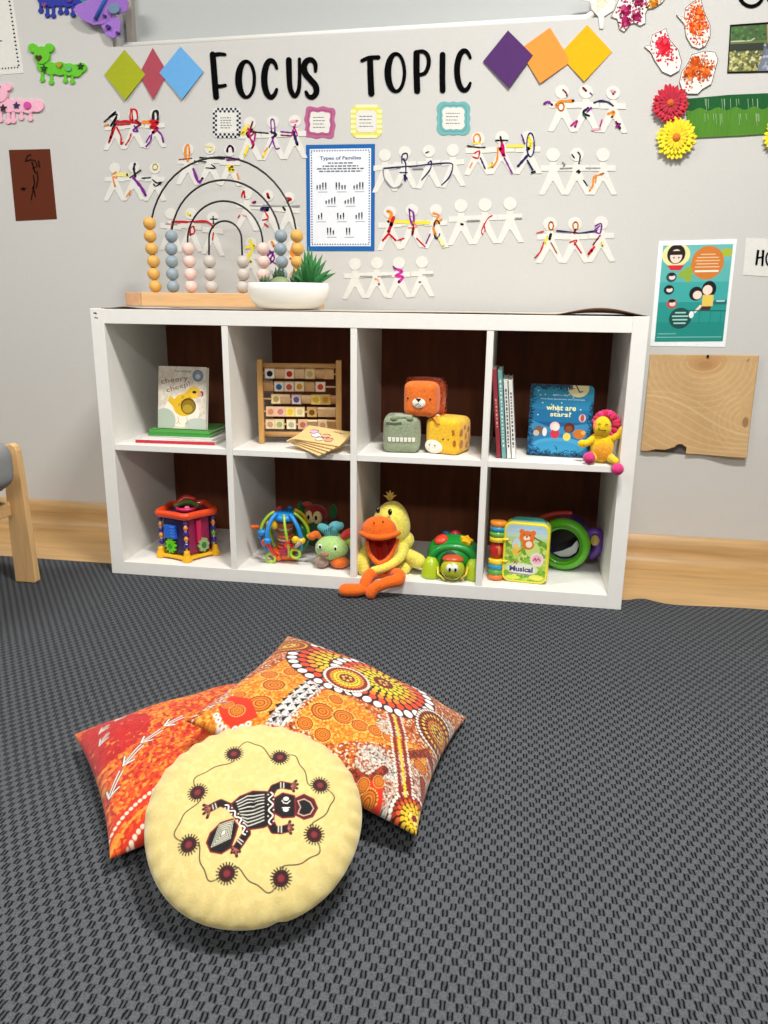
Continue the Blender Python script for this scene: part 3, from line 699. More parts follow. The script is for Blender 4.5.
# chains of cut-out paper people
def chain(heads, vt, vb, label, strokes=(), r=None, drop=0):
    b = B(); n = len(heads); s = (heads[-1][0]-heads[0][0])/(n-1); sl = (heads[-1][1]-heads[0][1])/(heads[-1][0]-heads[0][0]); hgt = vb-vt; r = r or s*.27
    e = 0
    for i, (hx, hy) in enumerate(heads):
        o = hy-heads[0][1]+vt; f = lambda t: o+hgt*t
        a = sl*s/2; k = .00012*i
        b.disc(hx, f(0)+r, r, PW, W, .0017+k, d0=0)
        b.prism([(hx-s*.13, f(.3)), (hx+s*.13, f(.3)), (hx+s*.16, f(.66)), (hx, f(.71)), (hx-s*.16, f(.66))], PW, W, 0, .0018+k)
        b.prism([(hx-s*.5, f(.37)-a), (hx+s*.5, f(.37)+a), (hx+s*.5, f(.49)+a), (hx-s*.5, f(.49)-a)], PW, W, 0, .0016+k)
        for g in (-1, 1):
            q = [(hx+g*s*.15, f(.48)), (hx+g*s*.56, f(.99)+g*a), (hx+g*s*.34, f(1.0)+g*a), (hx, f(.68))]
            b.prism(q, PW, W, 0, .00175+k+.00003*g)
    for col, wd, pts in strokes:
        M = ink(col); wd = wd*1.3+.3; q = smooth2(pts) if len(pts) < 14 else pts; m = len(q)
        b.stroke(q, [wd*(.75+.4*sin(2.7*i/m*pi+e*9e4)**2) for i in range(m)], M, W, .0026+e)
        for p in q[::2]+[q[-1]]: b.disc(p[0], p[1], wd*.46, M, W, .0026+e+.00001, n=7)
        e += .00004
    tag(b.build('paper_doll_chain'), label, 'paper dolls', 'paper doll chains on the wall')
def scr(cx, cy, w, h, n, col, wd=.9, seed=1, ang=0):         # a child's scribble
    R_ = random.Random(seed); pts = []
    for i in range(n):
        x = (w/2)*(1 if i % 2 else -1)*R_.uniform(.5, 1); y = -h/2+h*i/(n-1)+R_.uniform(-1, 1)
        pts.append((cx+x*cos(ang)-y*sin(ang), cy+x*sin(ang)+y*cos(ang)))
    out = []
    for i in range(len(pts)-1):
        for k in range(4):
            t = k/4; t = t*t*(3-2*t); out.append((pts[i][0]*(1-t)+pts[i+1][0]*t, pts[i][1]+(pts[i+1][1]-pts[i][1])*k/4))
    return (col, wd, out+[pts[-1]])
def lp(cx, cy, rx, ry, col, wd=.8, a0=0, a1=360): return (col, wd, arc(cx, cy, rx, ry, a0, a1, 16))
RD, PU, OR, YE, NV, BK, MG, PK, GY, DR, BR = 'c4242c', '7a2a8c', 'e88a2c', 'ecd848', '2c2c5a', '26222a', 'b8287c', 'e8a0b0', '8a8a96', '7a1c28', '9a5a30'
def zz(x, y): return (95+x*.10742, 95+y*.10742)
chain([(115, 115), (134, 113), (155, 113)], 111, 150, 'scribbled paper doll chain in red and black, under the green and crimson diamonds',
      [(BK, 1.1, [zz(90, 250), zz(200, 155), zz(130, 215), zz(210, 180), zz(150, 290), zz(205, 210), zz(160, 330), zz(215, 240)]), (RD, 1.3, [zz(190, 300), zz(130, 450), zz(170, 330), zz(140, 430)]), (RD, 1, [zz(205, 300), zz(245, 390), zz(245, 460), zz(265, 440)]),
       (RD, 1.6, [zz(200, 255), zz(300, 245), zz(410, 265)]), (RD, 1.2, [zz(210, 280), zz(330, 270)]), (RD, 1.1, [zz(340, 130), zz(330, 200), zz(350, 260), zz(395, 230), zz(390, 150), zz(350, 140), zz(355, 240)]), (PU, 1.3, [zz(370, 290), zz(400, 340), zz(360, 330), zz(415, 280)]), (DR, 1.2, [zz(380, 240), zz(430, 270), zz(390, 300)]),
       (OR, 2.6, [zz(450, 255), zz(530, 255)]), (BK, 1.8, [zz(545, 230), zz(550, 160), zz(585, 160), zz(585, 240), zz(555, 250)]), (RD, 2.6, [zz(520, 250), zz(590, 255), zz(525, 300), zz(580, 310), zz(545, 350)]), (PU, 1.2, [zz(570, 320), zz(620, 370), zz(640, 440)]), (PU, 1.2, [zz(530, 370), zz(520, 430), zz(480, 480)]), (PU, 1, [zz(515, 380), zz(480, 440)]), (RD, .9, [zz(340, 360), zz(325, 410), zz(290, 465)]), (OR, 1.3, [zz(95, 285), zz(130, 280)])])
chain([(115, 167), (134, 166), (155, 167)], 163, 201, 'paper doll chain with yellow arms and a purple leg, below the red and black one',
      [(OR, 1, [zz(165, 740), zz(200, 720), zz(205, 770), zz(170, 765), zz(190, 850)]), ('e8dc8a', 3, [zz(215, 740), zz(310, 745)]), (BK, 1.6, [zz(375, 640), zz(365, 690), zz(380, 760)]), (BK, .8, [zz(330, 770), zz(430, 700)]), (PU, 2, [zz(360, 770), zz(410, 830), zz(440, 870), zz(475, 935)]), (YE, .7, arc(155.5, 167, 2.5, 3, 0, 360, 12)), (BK, .8, [zz(440, 775), zz(520, 770)]), (BK, .9, [zz(540, 790), zz(580, 820), zz(620, 815), zz(570, 850), zz(550, 830)]), (OR, .7, [zz(295, 950), zz(335, 890), zz(325, 930)])])
def za(x, y): return (170+x*.18229, 110+y*.18229)
chain([(188, 150), (210, 149), (230, 151)], 144, 185, 'paper doll chain with a yellow body and purple leg, behind the rainbow\'s top',
      [(OR, .8, arc(187.5, 152, 2.6, 7, 0, 360, 14)), (OR, .8, arc(188, 153, 1.6, 9, 0, 360, 14)), (BR, .8, [za(50, 272), za(80, 270), za(120, 265)]), (BK, .9, [za(165, 262), za(230, 265), za(300, 268)]), (BK, .7, [za(135, 280), za(200, 285)]), (BK, .8, [za(200, 318), za(250, 320), za(230, 300)]), (PU, 1.9, [za(130, 325), za(158, 395), za(180, 375)]), (PU, 1.4, arc(230.5, 151, 3, 5, -10, 190, 10)), (PU, 1.6, [za(315, 275), za(380, 270)]), (YE, 2.4, [za(320, 305), za(350, 330), za(325, 330), za(345, 310)]), (OR, 1, [za(370, 350), za(378, 380)]), (YE, .8, [za(195, 200), za(235, 205), za(220, 230)])])
chain([(250, 125), (273, 124), (295, 123)], 117, 161, 'paper doll chain with crimson and purple star scribbles, left of the magenta framed note',
      [(YE, 2.2, [za(430, 85), za(395, 130), za(450, 110)]), (DR, 1.2, [za(455, 65), za(430, 150), za(465, 120), za(420, 130), za(460, 180), za(450, 210)]), (MG, 1.1, [za(430, 100), za(455, 190), za(470, 130)]), (BK, .9, [za(470, 122), za(540, 128)]), (PU, .9, [za(560, 130), za(555, 60), za(572, 60), za(575, 135), za(545, 205)]), (BK, 1.5, [za(555, 120), za(585, 135), za(565, 150)]), (PU, .9, [za(560, 150), za(580, 210), za(600, 210)]), (PU, 1, [za(610, 120), za(670, 125)]), (DR, .8, [za(610, 138), za(670, 142)]), (MG, .9, [za(690, 80), za(670, 130), za(700, 140), za(680, 90)]), (NV, 2, [za(680, 120), za(690, 160), za(700, 190)]), (YE, 2, [za(430, 200), za(410, 250)]), (YE, 1.6, [za(530, 220), za(510, 260)]), (OR, .9, [za(520, 230), za(535, 210)]), (PK, 1.6, [za(665, 65), za(700, 60)])])
def zb(x, y): return (170+x*.18229, 180+y*.18229)
chain([(171, 214), (191, 214), (213, 218)], 208, 251, 'paper doll chain with a red line along its arms, behind the bead rainbow',
      [(RD, 1.4, [zb(15, 228), zb(100, 230), zb(200, 228), zb(240, 260)]), (RD, 1, [zb(15, 228), zb(8, 270)]), (RD, 1, [zb(110, 300), zb(135, 290), zb(130, 255), zb(112, 270), zb(115, 305)]), (BK, .8, [zb(225, 215), zb(260, 215)]), (BK, .8, [zb(238, 200), zb(240, 240)]), (YE, 1.6, [zb(95, 180), zb(115, 195)]), (RD, .9, [zb(240, 290), zb(235, 330)]), ('a89898', .8, [zb(-20, 240), zb(40, 245)])])
chain([(247, 193), (268, 195), (289, 197)], 188, 230, 'paper doll chain with crimson blots and a dark diamond, behind the bead rainbow',
      [(RD, 1.2, [zb(395, 90), zb(405, 60), zb(412, 95)]), (MG, 1.6, [zb(455, 125), zb(470, 120)]), (RD, 1.7, [zb(535, 75), zb(545, 100), zb(538, 90)]), (NV, 4.2, [zb(518, 150), zb(532, 160)]), (NV, 3, [zb(505, 160), zb(540, 145)]), (RD, 1, [zb(520, 170), zb(540, 210), zb(510, 220)]), (RD, 1.6, [zb(640, 100), zb(665, 105), zb(650, 115)]), ('9a9a96', .8, [zb(440, 140), zb(520, 143), zb(710, 143)]), (BK, 1.4, [zb(622, 150), zb(632, 165)]), (RD, .8, [zb(375, 205), zb(385, 195)]), (PK, 1, [zb(400, 190), zb(420, 200)]), (RD, 1, [zb(520, 240), zb(540, 255)])])
chain([(251, 243), (272, 245), (292, 246)], 238, 281, 'lowest paper doll chain behind the bead rainbow, in yellow, purple and orange',
      [(YE, 2.2, [zb(440, 330), zb(455, 380), zb(430, 420), zb(445, 450)]), (YE, 2, [zb(420, 370), zb(465, 360)]), (OR, 1.8, [zb(560, 340), zb(572, 365)]), (PU, 1.2, [zb(545, 385), zb(575, 430), zb(540, 460), zb(570, 395), zb(535, 420), zb(580, 460)]), (OR, 1.8, [zb(680, 350), zb(665, 400), zb(700, 440), zb(660, 430)]), (OR, 1.6, [zb(700, 400), zb(730, 460)])])
def zc(x, y): return (300+x*.20833, 130+y*.20833)
chain([(385, 157), (405, 154), (429, 153), (453, 152)], 149, 192, 'four-figure paper doll chain with a dark blue pen loop, right of the blue-bordered poster',
      [(NV, .8, [zc(490, 160), zc(492, 120), zc(515, 115), zc(512, 145), zc(495, 140), zc(508, 165), zc(506, 245), zc(500, 215), zc(515, 235)]), (NV, .8, [zc(480, 205), zc(515, 205)]), (NV, .9, [zc(400, 185), zc(480, 178), zc(560, 172), zc(630, 165), zc(722, 160), zc(732, 185), zc(715, 230), zc(680, 265)]), (GY, .9, [zc(400, 185), zc(405, 230), zc(440, 275), zc(470, 275), zc(490, 260)]), (NV, .9, [zc(615, 160), zc(630, 150), zc(625, 190), zc(585, 240)]), (NV, .8, [zc(605, 110), zc(618, 105)]), (GY, .7, [zc(540, 187), zc(590, 186)])])
chain([(390, 214), (412, 212), (436, 212)], 206, 250, 'paper doll chain with thick red leg and orange head, under the blue pen one',
      [(OR, 2, [zc(420, 390), zc(440, 400), zc(425, 440)]), (RD, 2.4, [zc(450, 420), zc(425, 490), zc(440, 450)]), (RD, 1.6, [zc(425, 500), zc(398, 530)]), (RD, 1.4, [zc(430, 500), zc(460, 530)]), (YE, 2.6, [zc(460, 440), zc(620, 445)]), (PU, 1.2, [zc(525, 380), zc(530, 430), zc(545, 460), zc(545, 400), zc(525, 382)]), (OR, .9, [zc(520, 470), zc(560, 465), zc(540, 440)]), (DR, 1.8, [zc(545, 470), zc(540, 500)]), (RD, .9, [zc(500, 520), zc(470, 530)]), (RD, 1, [zc(560, 520), zc(600, 560)]), (OR, 1.5, [zc(640, 400), zc(665, 410), zc(645, 450), zc(680, 430)]), (BK, 1, arc(437, 229.5, 3.2, 9, 40, 330, 14)), (OR, 1.8, [zc(640, 470), zc(650, 500)]), (PU, 1, [zc(625, 500), zc(605, 545)]), ('ece0a0', 2.2, [zc(670, 520), zc(690, 560)])])
chain([(355, 262), (377, 261), (399, 261), (422, 260)], 258, 299, 'four-figure nearly blank paper doll chain with one magenta mark, lowest beside the plant',
      [('c8389c', 2, [zc(455, 665), zc(490, 680), zc(460, 700), zc(495, 705), zc(475, 730)]), (NV, .8, [zc(448, 655), zc(462, 668)]), ('e8b8a0', 1.5, [zc(360, 715), zc(375, 720), zc(380, 740)]), ('9a9a98', .8, [zc(290, 703), zc(345, 703)]), ('9a9a98', .8, [zc(375, 703), zc(440, 700)]), ('9a9a98', .7, [zc(590, 695), zc(640, 694)]), (NV, .8, [zc(572, 730), zc(580, 730)])])
def zd(x, y): return (450+x*.23438, 130+y*.23438)
chain([(478, 138), (502, 137), (528, 137)], 132, 175, 'paper doll chain with a yellow and navy figure, under the teal framed note',
      [(OR, 1, arc(477, 139, 3.4, 5, 0, 360, 14)), (YE, 1, [zd(100, 60), zd(130, 55)]), (BK, .9, [zd(75, 68), zd(120, 75), zd(150, 75)]), (RD, .9, [zd(105, 100), zd(125, 90), zd(120, 120), zd(98, 115)]), (NV, 1, [zd(130, 120), zd(150, 165)]), (OR, .8, [zd(95, 140), zd(85, 160)]), (BK, 1.4, [zd(215, 30), zd(222, 60)]), (BK, 1, [zd(195, 45), zd(245, 45)]), ('c2185a', 2.4, [zd(222, 60), zd(230, 110), zd(215, 80)]), (YE, 2, [zd(245, 70), zd(315, 70)]), (OR, 1.2, [zd(205, 75), zd(200, 130), zd(180, 160)]), (PU, 1.1, [zd(232, 120), zd(265, 185)]), (YE, 2.8, [zd(335, 30), zd(345, 60), zd(335, 80)]), (NV, .9, arc(530.5, 145, 3.8, 12, 0, 360, 16)), (PU, .8, [zd(305, 20), zd(320, 60), zd(310, 40)]), (NV, 1.8, [zd(330, 110), zd(290, 155)]), (NV, 1.2, [zd(330, 130), zd(352, 170)]), (BK, 1.3, [zd(348, 182), zd(362, 178)]), (YE, 1.5, [zd(165, 160), zd(180, 140)])])
chain([(562, 91), (586, 91), (613, 92)], 85, 132, 'paper doll chain with an orange patch and grey arm, under the orange and yellow diamonds',
      [(PU, 1.6, [(544, 104), (548, 102), (552, 105)]), (OR, 2.2, [(556, 106), (560, 102), (573, 101)]), (OR, .9, arc(561, 107, 3, 4, 0, 360, 12)), (DR, 1, [(563, 90), (566, 93), (567, 96)]), (DR, 1.6, [(583, 88), (586, 91)]), (BK, 1.6, [(588, 108), (583, 113), (589, 116)]), (PU, 1.4, [(587, 112), (591, 108)]), ('2e6a4a', 1.2, [(583, 115), (586, 118)]), (MG, 1.4, [(571, 126), (577, 121), (575, 127)]), (PU, .8, [(590, 93), (592, 95)]), (NV, 1.2, [(594, 103), (600, 101), (607, 102), (613, 106)]), (OR, 1.8, [(608, 114), (614, 112), (612, 117)]), (MG, 1, [(602, 120), (600, 126)]), (DR, 1.6, [(616, 122), (620, 129), (618, 124)]), (PU, 1.3, [(616, 127), (620, 124)]), (PK, 1.6, [(611, 91), (615, 92), (613, 94)]), (PK, 1.4, [(592, 130), (600, 129)])])
chain([(553, 153), (577, 153), (603, 153)], 148, 195, 'almost blank paper doll chain with an orange leg and small black marks',
      [(BK, .9, [zd(545, 95), zd(555, 110), zd(550, 145)]), (BK, .9, [zd(520, 105), zd(530, 120)]), (BK, 1, [zd(540, 180), zd(550, 172), zd(548, 185), zd(555, 178)]), (BK, .9, [zd(570, 215), zd(585, 238)]), (OR, 1.2, [zd(650, 190), zd(615, 200), zd(610, 235), zd(595, 260)]), (OR, .9, [zd(625, 195), zd(620, 225)]), (BR, .9, [zd(640, 190), zd(655, 185)]), ('8a8a88', .9, [zd(470, 165), zd(520, 163)]), ('9a9a98', .7, [zd(580, 163), zd(640, 163)]), ('8a8a88', .8, [zd(480, 138), zd(490, 148), zd(485, 155)])])
chain([(461, 206), (485, 205), (510, 204)], 199, 245, 'blank white paper doll chain with one dark spot, left of the purple-armed chain',
      [(BK, 1.5, [zd(48, 402), zd(55, 403)]), (RD, .7, [zd(180, 365), zd(160, 380), zd(135, 430), zd(140, 445)]), (RD, .7, [zd(145, 400), zd(150, 430)]), ('8a8a88', .9, [zd(75, 388), zd(125, 386)]), ('8a8a88', .9, [zd(280, 377), zd(305, 377)])])
chain([(550, 225), (575, 225), (601, 224)], 217, 263, 'paper doll chain with purple arms and red legs, lowest on the right above the shelf',
      [(OR, .9, arc(551, 226, 2.4, 4, 0, 360, 12)), (OR, .9, arc(575.5, 226, 2.6, 4, 0, 360, 12)), (NV, 1, [zd(455, 430), zd(520, 436), zd(555, 440), zd(625, 430)]), (BK, 2, [zd(430, 445), zd(425, 465)]), (YE, 1.6, [zd(415, 455), zd(405, 485)]), (RD, 1, [zd(400, 480), zd(385, 520), zd(362, 545)]), (BR, .8, [zd(430, 480), zd(455, 525)]), (DR, 1.5, [zd(530, 440), zd(535, 425)]), (RD, .8, [zd(510, 480), zd(540, 470), zd(530, 490)]), (RD, 1, [zd(530, 480), zd(560, 525)]), (PU, 1, [zd(620, 410), zd(645, 400), zd(640, 440), zd(618, 430), zd(638, 410)]), (DR, 1, [zd(640, 450), zd(610, 490)]), (YE, 1.6, [zd(645, 480), zd(650, 495)]), ('e0202c', 1.8, [zd(615, 500), zd(590, 530), zd(605, 515)]), (RD, .7, [zd(370, 440), zd(400, 432)])])

# quad frames for posters: s to the right, t downwards
def quad(c, lift=.0):
    (ax, ay), (bx, by), (cx, cy), (dx, dy) = c
    def f(s, t, d=0.0):
        u = (ax*(1-s)+bx*s)*(1-t)+(dx*(1-s)+cx*s)*t; v = (ay*(1-s)+by*s)*(1-t)+(dy*(1-s)+cy*s)*t
        return W(u, v, d+lift)
    return f
def up(f): return lambda x, y, d=0.0: f(x, 1-y, d)          # y upwards for text
def rect(b, s0, t0, s1, t1, m, f, d, d0=None):
    p = [(s0, t0), (s1, t0), (s1, t1), (s0, t1)]
    return b.poly(p, m, f, d) if d0 is None else b.prism(p, m, f, d0, d)

f = quad([(306, 145), (375, 144), (374.5, 251), (307, 251)]); b = B(); BL = paper('1f62a8'); INK = ink('23303c')
rect(b, 0, 0, 1, 1, BL, f, .0015, 0); rect(b, .055, .04, .945, .955, paper('e4e8ee'), f, .0019, .0015)
DB = ink('3a4a78')
for k in range(23): rect(b, .075+k*.0375, .052, .093+k*.0375, .064, DB, f, .0021); rect(b, .075+k*.0375, .932, .093+k*.0375, .944, DB, f, .0021)
for k in range(36): rect(b, .07, .07+k*.0241, .088, .082+k*.0241, DB, f, .0021); rect(b, .912, .07+k*.0241, .93, .082+k*.0241, DB, f, .0021)
b.text('Types of Families', ink('1f3c7a'), up(f), .5, .868, .042, .0022, .6, bold=.015)
for t, l, w_ in ((.175, 'You can a part of a family', .36), (.203, 'Every family is made of its family', .52), (.228, 'whatever their makes and the number of', .68), (.252, 'families are growing in our world', .62)):
    rnd = random.Random(int(t*1000)); x = .5-w_/2
    while x < .5+w_/2: l_ = rnd.uniform(.02, .07); rect(b, x, t-.006, min(x+l_, .5+w_/2), t+.006, ink('5a6068'), f, .0022); x += l_+.014
def folk(cx, cy, hs):
    x = cx-len(hs)*.02
    for h in hs:
        H = .05*h; w_ = .024
        b.disc(x, cy-H-.006, .011, INK, f, .0023, ry=.009, n=10); rect(b, x-.010, cy-H, x+.010, cy-H*.42, INK, f, .0023); rect(b, x-.008, cy-H*.42, x-.002, cy, INK, f, .0023); rect(b, x+.002, cy-H*.42, x+.008, cy, INK, f, .0023); x += .042
    rect(b, cx-.07, cy+.018, cx+.07, cy+.024, ink('8a9098'), f, .0022)
for cx, cy, hs in ((.24, .425, (.6, .7, 1.1, 1.1)), (.52, .425, (1.1, 1.1, .6, .6)), (.78, .425, (.5, .7, 1.1, 1.1)), (.37, .56, (.4, .6, .9, 1.1)), (.65, .56, (.4, .6, .9, 1.1)), (.22, .705, (.6, 1.0)), (.52, .705, (1, .6, 1)), (.79, .705, (.6, 1, 1.1)), (.37, .85, (1.1, 1.1, .6)), (.63, .85, (1.1, 1.1))): folk(cx, cy, hs)
tag(b.build('poster'), 'blue-bordered Types of Families poster with rows of small black figures', 'poster')

# teal poster on the right
f = quad([(659, 241), (737, 239), (725, 347), (650, 346)]); b = B(); rect(b, 0, 0, 1, 1, paper('eef2f2'), f, .0012, 0)
t1 = B(); g = quad([(663, 245.5), (733, 244), (722.5, 341), (654.5, 341.5)], .0024)
po = tag(b.build('poster'), 'teal poster with cartoon children and an orange speech circle, right of the shelf top', 'poster')
cv = Canvas(0, 0, 1, 1.38, 190, '2a8f8c')
for k in range(60): cv.line([(0, k*.024), (1, k*.024)], .03, ['1f8a80', '26948c', '3fa8a4', '5cb4b0', '6bbab8'][min(4, k//12)])
cv.line([(.30, .95), (.55, 1.12), (.95, 1.28)], .09, '8fae3a'); cv.disc(.92, 1.26, .10, 'a8b83c', ry=.06); cv.disc(.40, .95, .06, '8fae3a', ry=.11)
cv.disc(.2, 1.24, .20, 'f0e2a0', ry=.17); cv.disc(.2, 1.25, .13, '1c1616', ry=.14); cv.disc(.2, 1.22, .085, 'f4d8c8', ry=.10); cv.poly([(.09, 1.3), (.31, 1.3), (.31, 1.24), (.09, 1.24)], '1c1616'); cv.poly([(.08, 1.09), (.33, 1.09), (.28, 1.02), (.14, 1.02)], 'd02c3c'); cv.disc(.17, 1.2, .012, '201818'); cv.disc(.24, 1.2, .012, '201818')
cv.disc(.66, 1.12, .235, 'cf7c34', ry=.24)
for k, w_ in enumerate((.2, .3, .34, .3, .34)): cv.line([(.66-w_/2, 1.24-k*.045), (.66+w_/2, 1.24-k*.045)], .014, 'ecc8a0')
cv.line([(.5, 1.0), (.82, 1.0)], .026, 'fbeedc')
for x, y, c1 in ((.16, .92, '2a4a50'), (.14, .74, '1a2a34'), (.2, .54, 'c04a4a')):
    cv.disc(x, y, .075, c1, ry=.07); cv.disc(x+.01, y, .045, 'f2dcd0', ry=.035); cv.disc(x, y+.04, .05, '1c1a20', ry=.025)
cv.disc(.34, .33, .16, '174a44', ry=.15)
for k, w_ in enumerate((.14, .22, .2, .16)): cv.line([(.34-w_/2, .41-k*.05), (.34+w_/2, .41-k*.05)], .02, 'a8d8d0')
cv.disc(.54, .68, .1, '18161a', ry=.1); cv.disc(.56, .66, .065, 'f4dccc', ry=.06); cv.disc(.72, .74, .105, '18161a', ry=.12); cv.disc(.70, .73, .07, 'f4dccc', ry=.07); cv.poly([(.64, .66), (.8, .66), (.8, .5), (.64, .5)], 'e8c85a'); cv.poly([(.64, .5), (.78, .5), (.76, .43), (.62, .44)], '4a2a2a'); cv.line([(.62, .5), (.55, .42)], .035, 'f4dccc'); cv.line([(.45, .44), (1, .43)], .015, '1c5a58')
for x in (.5, .62, .78, .93): cv.line([(x, .43), (x, .25)], .008, '1c6a66')
cv.line([(.83, .55), (.98, .55)], .06, '1f6a70'); cv.line([(.85, .57), (.96, .57)], .015, 'dcecea'); cv.disc(.5, .38, .035, 'e8f0f0', ry=.05); cv.line([(.03, .06), (.97, .06)], .008, '9ad0c8'); cv.line([(.04, .11), (.3, .11)], .008, '9ad0c8')
o = print_sheet('printed_picture', cv, lambda X, Y: np.array([g(x, 1-y/1.38) for x, y in zip(X, Y)]), vcol('printed_gloss', .45), po)
lab(o, 'teal picture printed on the poster')

# brown paper with the torn edge, HO sign, brown drawing, dotted notice
f = quad([(650, 354), (758, 355), (745, 458), (640, 451)], .002)
cv = Canvas(0, 0, 1, 1, 110, 'cba878')
cv.speckle(3000, .02, ['c9a676', 'cba878', 'c7a372'], allp, 2)
for k, cc in enumerate(('c39c6a', 'bf9664', 'b98f5e', 'b08556')): cv.disc(.52, .93-.01*k, .20-.045*k, cc, ry=.13-.03*k)
for k in range(8): cv.line([(.5+(.16+.055*k)*cos(t*pi/20), .93-(.10+.06*k)*sin(t*pi/20)) for t in range(21)], .006, 'd6b888')
for k in range(9): cv.line([(x/30, .62-.07*k-.28*(x/30)+.06*math.sin(x/30*5+k*.5)) for x in range(31)], .006 if k != 1 else .013, 'd9bd90')
for k in range(5): cv.line([(.9+(.05+.05*k)*cos(t*pi/15), .36+(.08+.05*k)*sin(t*pi/15)) for t in range(8, 23)], .006, 'd6b888')
cv.disc(.95, .35, .03, '9a7650', ry=.05); cv.line([(.9, .94), (.91, .96)], .008, '2a2420')
def torn(X, Y):
    e = np.where((X > .08) & (X < .42), .02+.05*np.exp(-((X-.36)/.05)**2)+.03*np.clip((X-.08)/.28, 0, 1)+.005*np.sin(X*50), 0); return Y > e
def pos(X, Y):
    q = []
    for x, y in zip(X, Y):
        q.append(f(x, 1-y, .003+.004*sin(x*5+y*3)**2+.006*(1-y)**2*(1+.6*sin(x*9))+.003*x))
    return np.array(q)
o = print_sheet('wrapping_paper', cv, pos, vcol('printed_kraft', .75, .2, 40), None, torn)
md = o.modifiers.new('t', 'SOLIDIFY'); md.thickness = .0006
for p in o.data.polygons: p.use_smooth = True
ub = B(); rect(ub, .05, .90, .44, .995, mat('dark_grey_strip', '54524f', .8), f, .0012, .0002); lab(ub.build('dark_strip', o), 'dark grey strip behind the torn edge')  # dark grey strip filling the torn bottom edge
tag(o, 'plain light brown paper sheet with a torn bottom edge, right of the shelf', 'paper sheet')
b = B(); b.ell(W(707, 356, .011), (.004, .003, .004), ink('2a2420')); tag(b.build('drawing_pin'), 'tiny dark pin at the top of the brown paper sheet', 'pin')

f = quad([(746, 238), (832, 242), (828, 280), (743, 275)]); b = B(); rect(b, 0, 0, 1, 1, PW, f, .0012, 0)
sg = tag(b.build('wall_sign'), 'white sign with black letters, cut by the right edge of the photo', 'sign')
b = B(); L2 = lambda pts, w0, w1, e=0: b.stroke(pts, [w0+(w1-w0)*i/(len(pts)-1) for i in range(len(pts))], M_LET, W, .0026+e)
L2([(758, 250), (756, 265)], 2.6, 2.2); L2([(763, 250), (762, 266)], 2.6, 2.2, .0001); L2([(757, 258), (763, 257)], 1.6, 1.6, .0002); L2(arc(770, 259, 4.2, 7, 90, 450, 24), 1.8, 1.8); L2(arc(784, 259.5, 4.4, 7, 20, 340, 24), 1.6, 1.8)
b.build('lettering', sg)
b = B(); f = quad([(9, 150), (50, 149), (57, 219), (16, 221)]); rect(b, 0, 0, 1, 1, paper('5e2a16'), f, .0012, 0)
def zz2(x, y): return (x*.1464, 80+y*.1464)
SK = ink('1a0f0c')
for pts in ([(175, 560), (190, 520), (215, 510)], [(185, 555), (210, 545), (240, 550), (260, 590), (235, 600), (220, 560), (245, 640), (225, 600)], [(230, 650), (240, 710), (225, 740), (245, 800), (235, 720), (215, 820)], [(145, 745), (165, 735), (170, 755), (150, 750), (180, 740)], [(265, 550), (275, 600)], [(255, 620), (262, 680), (250, 740)]):
    b.stroke([zz2(*p) for p in pts], 1.1, SK, W, .0026)
tag(b.build('drawing'), 'dark brown paper with black scribbles at the left edge', 'drawing')
b = B(); f = quad([(-75, -30), (9, -30), (24, 73), (-60, 80)]); rect(b, 0, 0, 1, 1, PW, f, .0012, 0)
for k in range(24): s0 = 1-.045; rect(b, s0-.012, .03+k*.0385, s0+.010, .045+k*.0385, BLK, f, .0015)
for k in range(26): rect(b, .03+k*.036, .935, .045+k*.036, .95, BLK, f, .0015)
rnd = random.Random(4)
for k, t in enumerate((.1, .2, .36, .45, .52, .60, .68, .74, .80)):
    x = .1; e = .8-.1*(k % 3)*.6
    while x < e: l_ = rnd.uniform(.02, .08); rect(b, x, t-.006, min(x+l_, e), t+.006, ink('3a3a40'), f, .0015); x += l_+.012
tag(b.build('notice'), 'white notice with a black dotted border at the top left', 'notice')

# foam creatures
def foam(col): return mat('foam_'+col, col, .8, noise=.08, nscale=200)
def creature(label, col, head, ears, body, feet, extras=(), th=.006, rh=8, rb=7):
    b = B(); M = foam(col); k = 0
    t = W(body[0][0], body[0][1], 0); root = thing('foam_creature', label, 'foam creature', (0, 0, 0), group='foam creatures on the wall')
    for i, (x, y, r) in enumerate(body): b.disc(x, y, r, M, W, th+.0001*i, d0=.0)
    for i in range(len(body)-1):
        b.stroke([body[i][:2], body[i+1][:2]], [body[i][2]*1.75, body[i+1][2]*1.75], M, W, th-.0003+.00003*i, 0)
    b.build('body', root, .0012)
    if head:
        h = B(); h.disc(head[0], head[1], head[2], M, W, th+.003, d0=.0, ry=head[3])
        for x, y, r in ears: h.disc(x, y, r, M, W, th+.0025, d0=0)
        h.build('head', root, .0012)
    for x, y, r, y0 in feet:
        q = B(); q.disc(x, y, r, M, W, th-.001, d0=0); q.stroke([(x, y), (x, y0)], r*1.1, M, W, th-.0013, 0); q.build('foot', root, .001)
    for kind, x, y, r, c2 in extras:
        q = B(); z = th+.0045
        if kind == 'star':
            q.prism([(x+(r if i % 2 == 0 else r*.45)*sin(i*pi/5), y-(r if i % 2 == 0 else r*.45)*cos(i*pi/5)) for i in range(10)], foam(c2), W, z-.004, z)
            q.build('star', root)
        elif kind == 'dot': q.disc(x, y, r, foam(c2), W, z, d0=z-.005, n=14); q.build('pompom', root)
        elif kind == 'heart':
            q.prism([(x+r*dx, y+r*dy) for dx, dy in ((0, 1), (-.9, .1), (-.9, -.6), (-.45, -.9), (0, -.5), (.45, -.9), (.9, -.6), (.9, .1))], foam(c2), W, z-.003, z+.001); q.build('nose', root)
    return root
def zg(x, y): return (x*.078125, y*.078125)
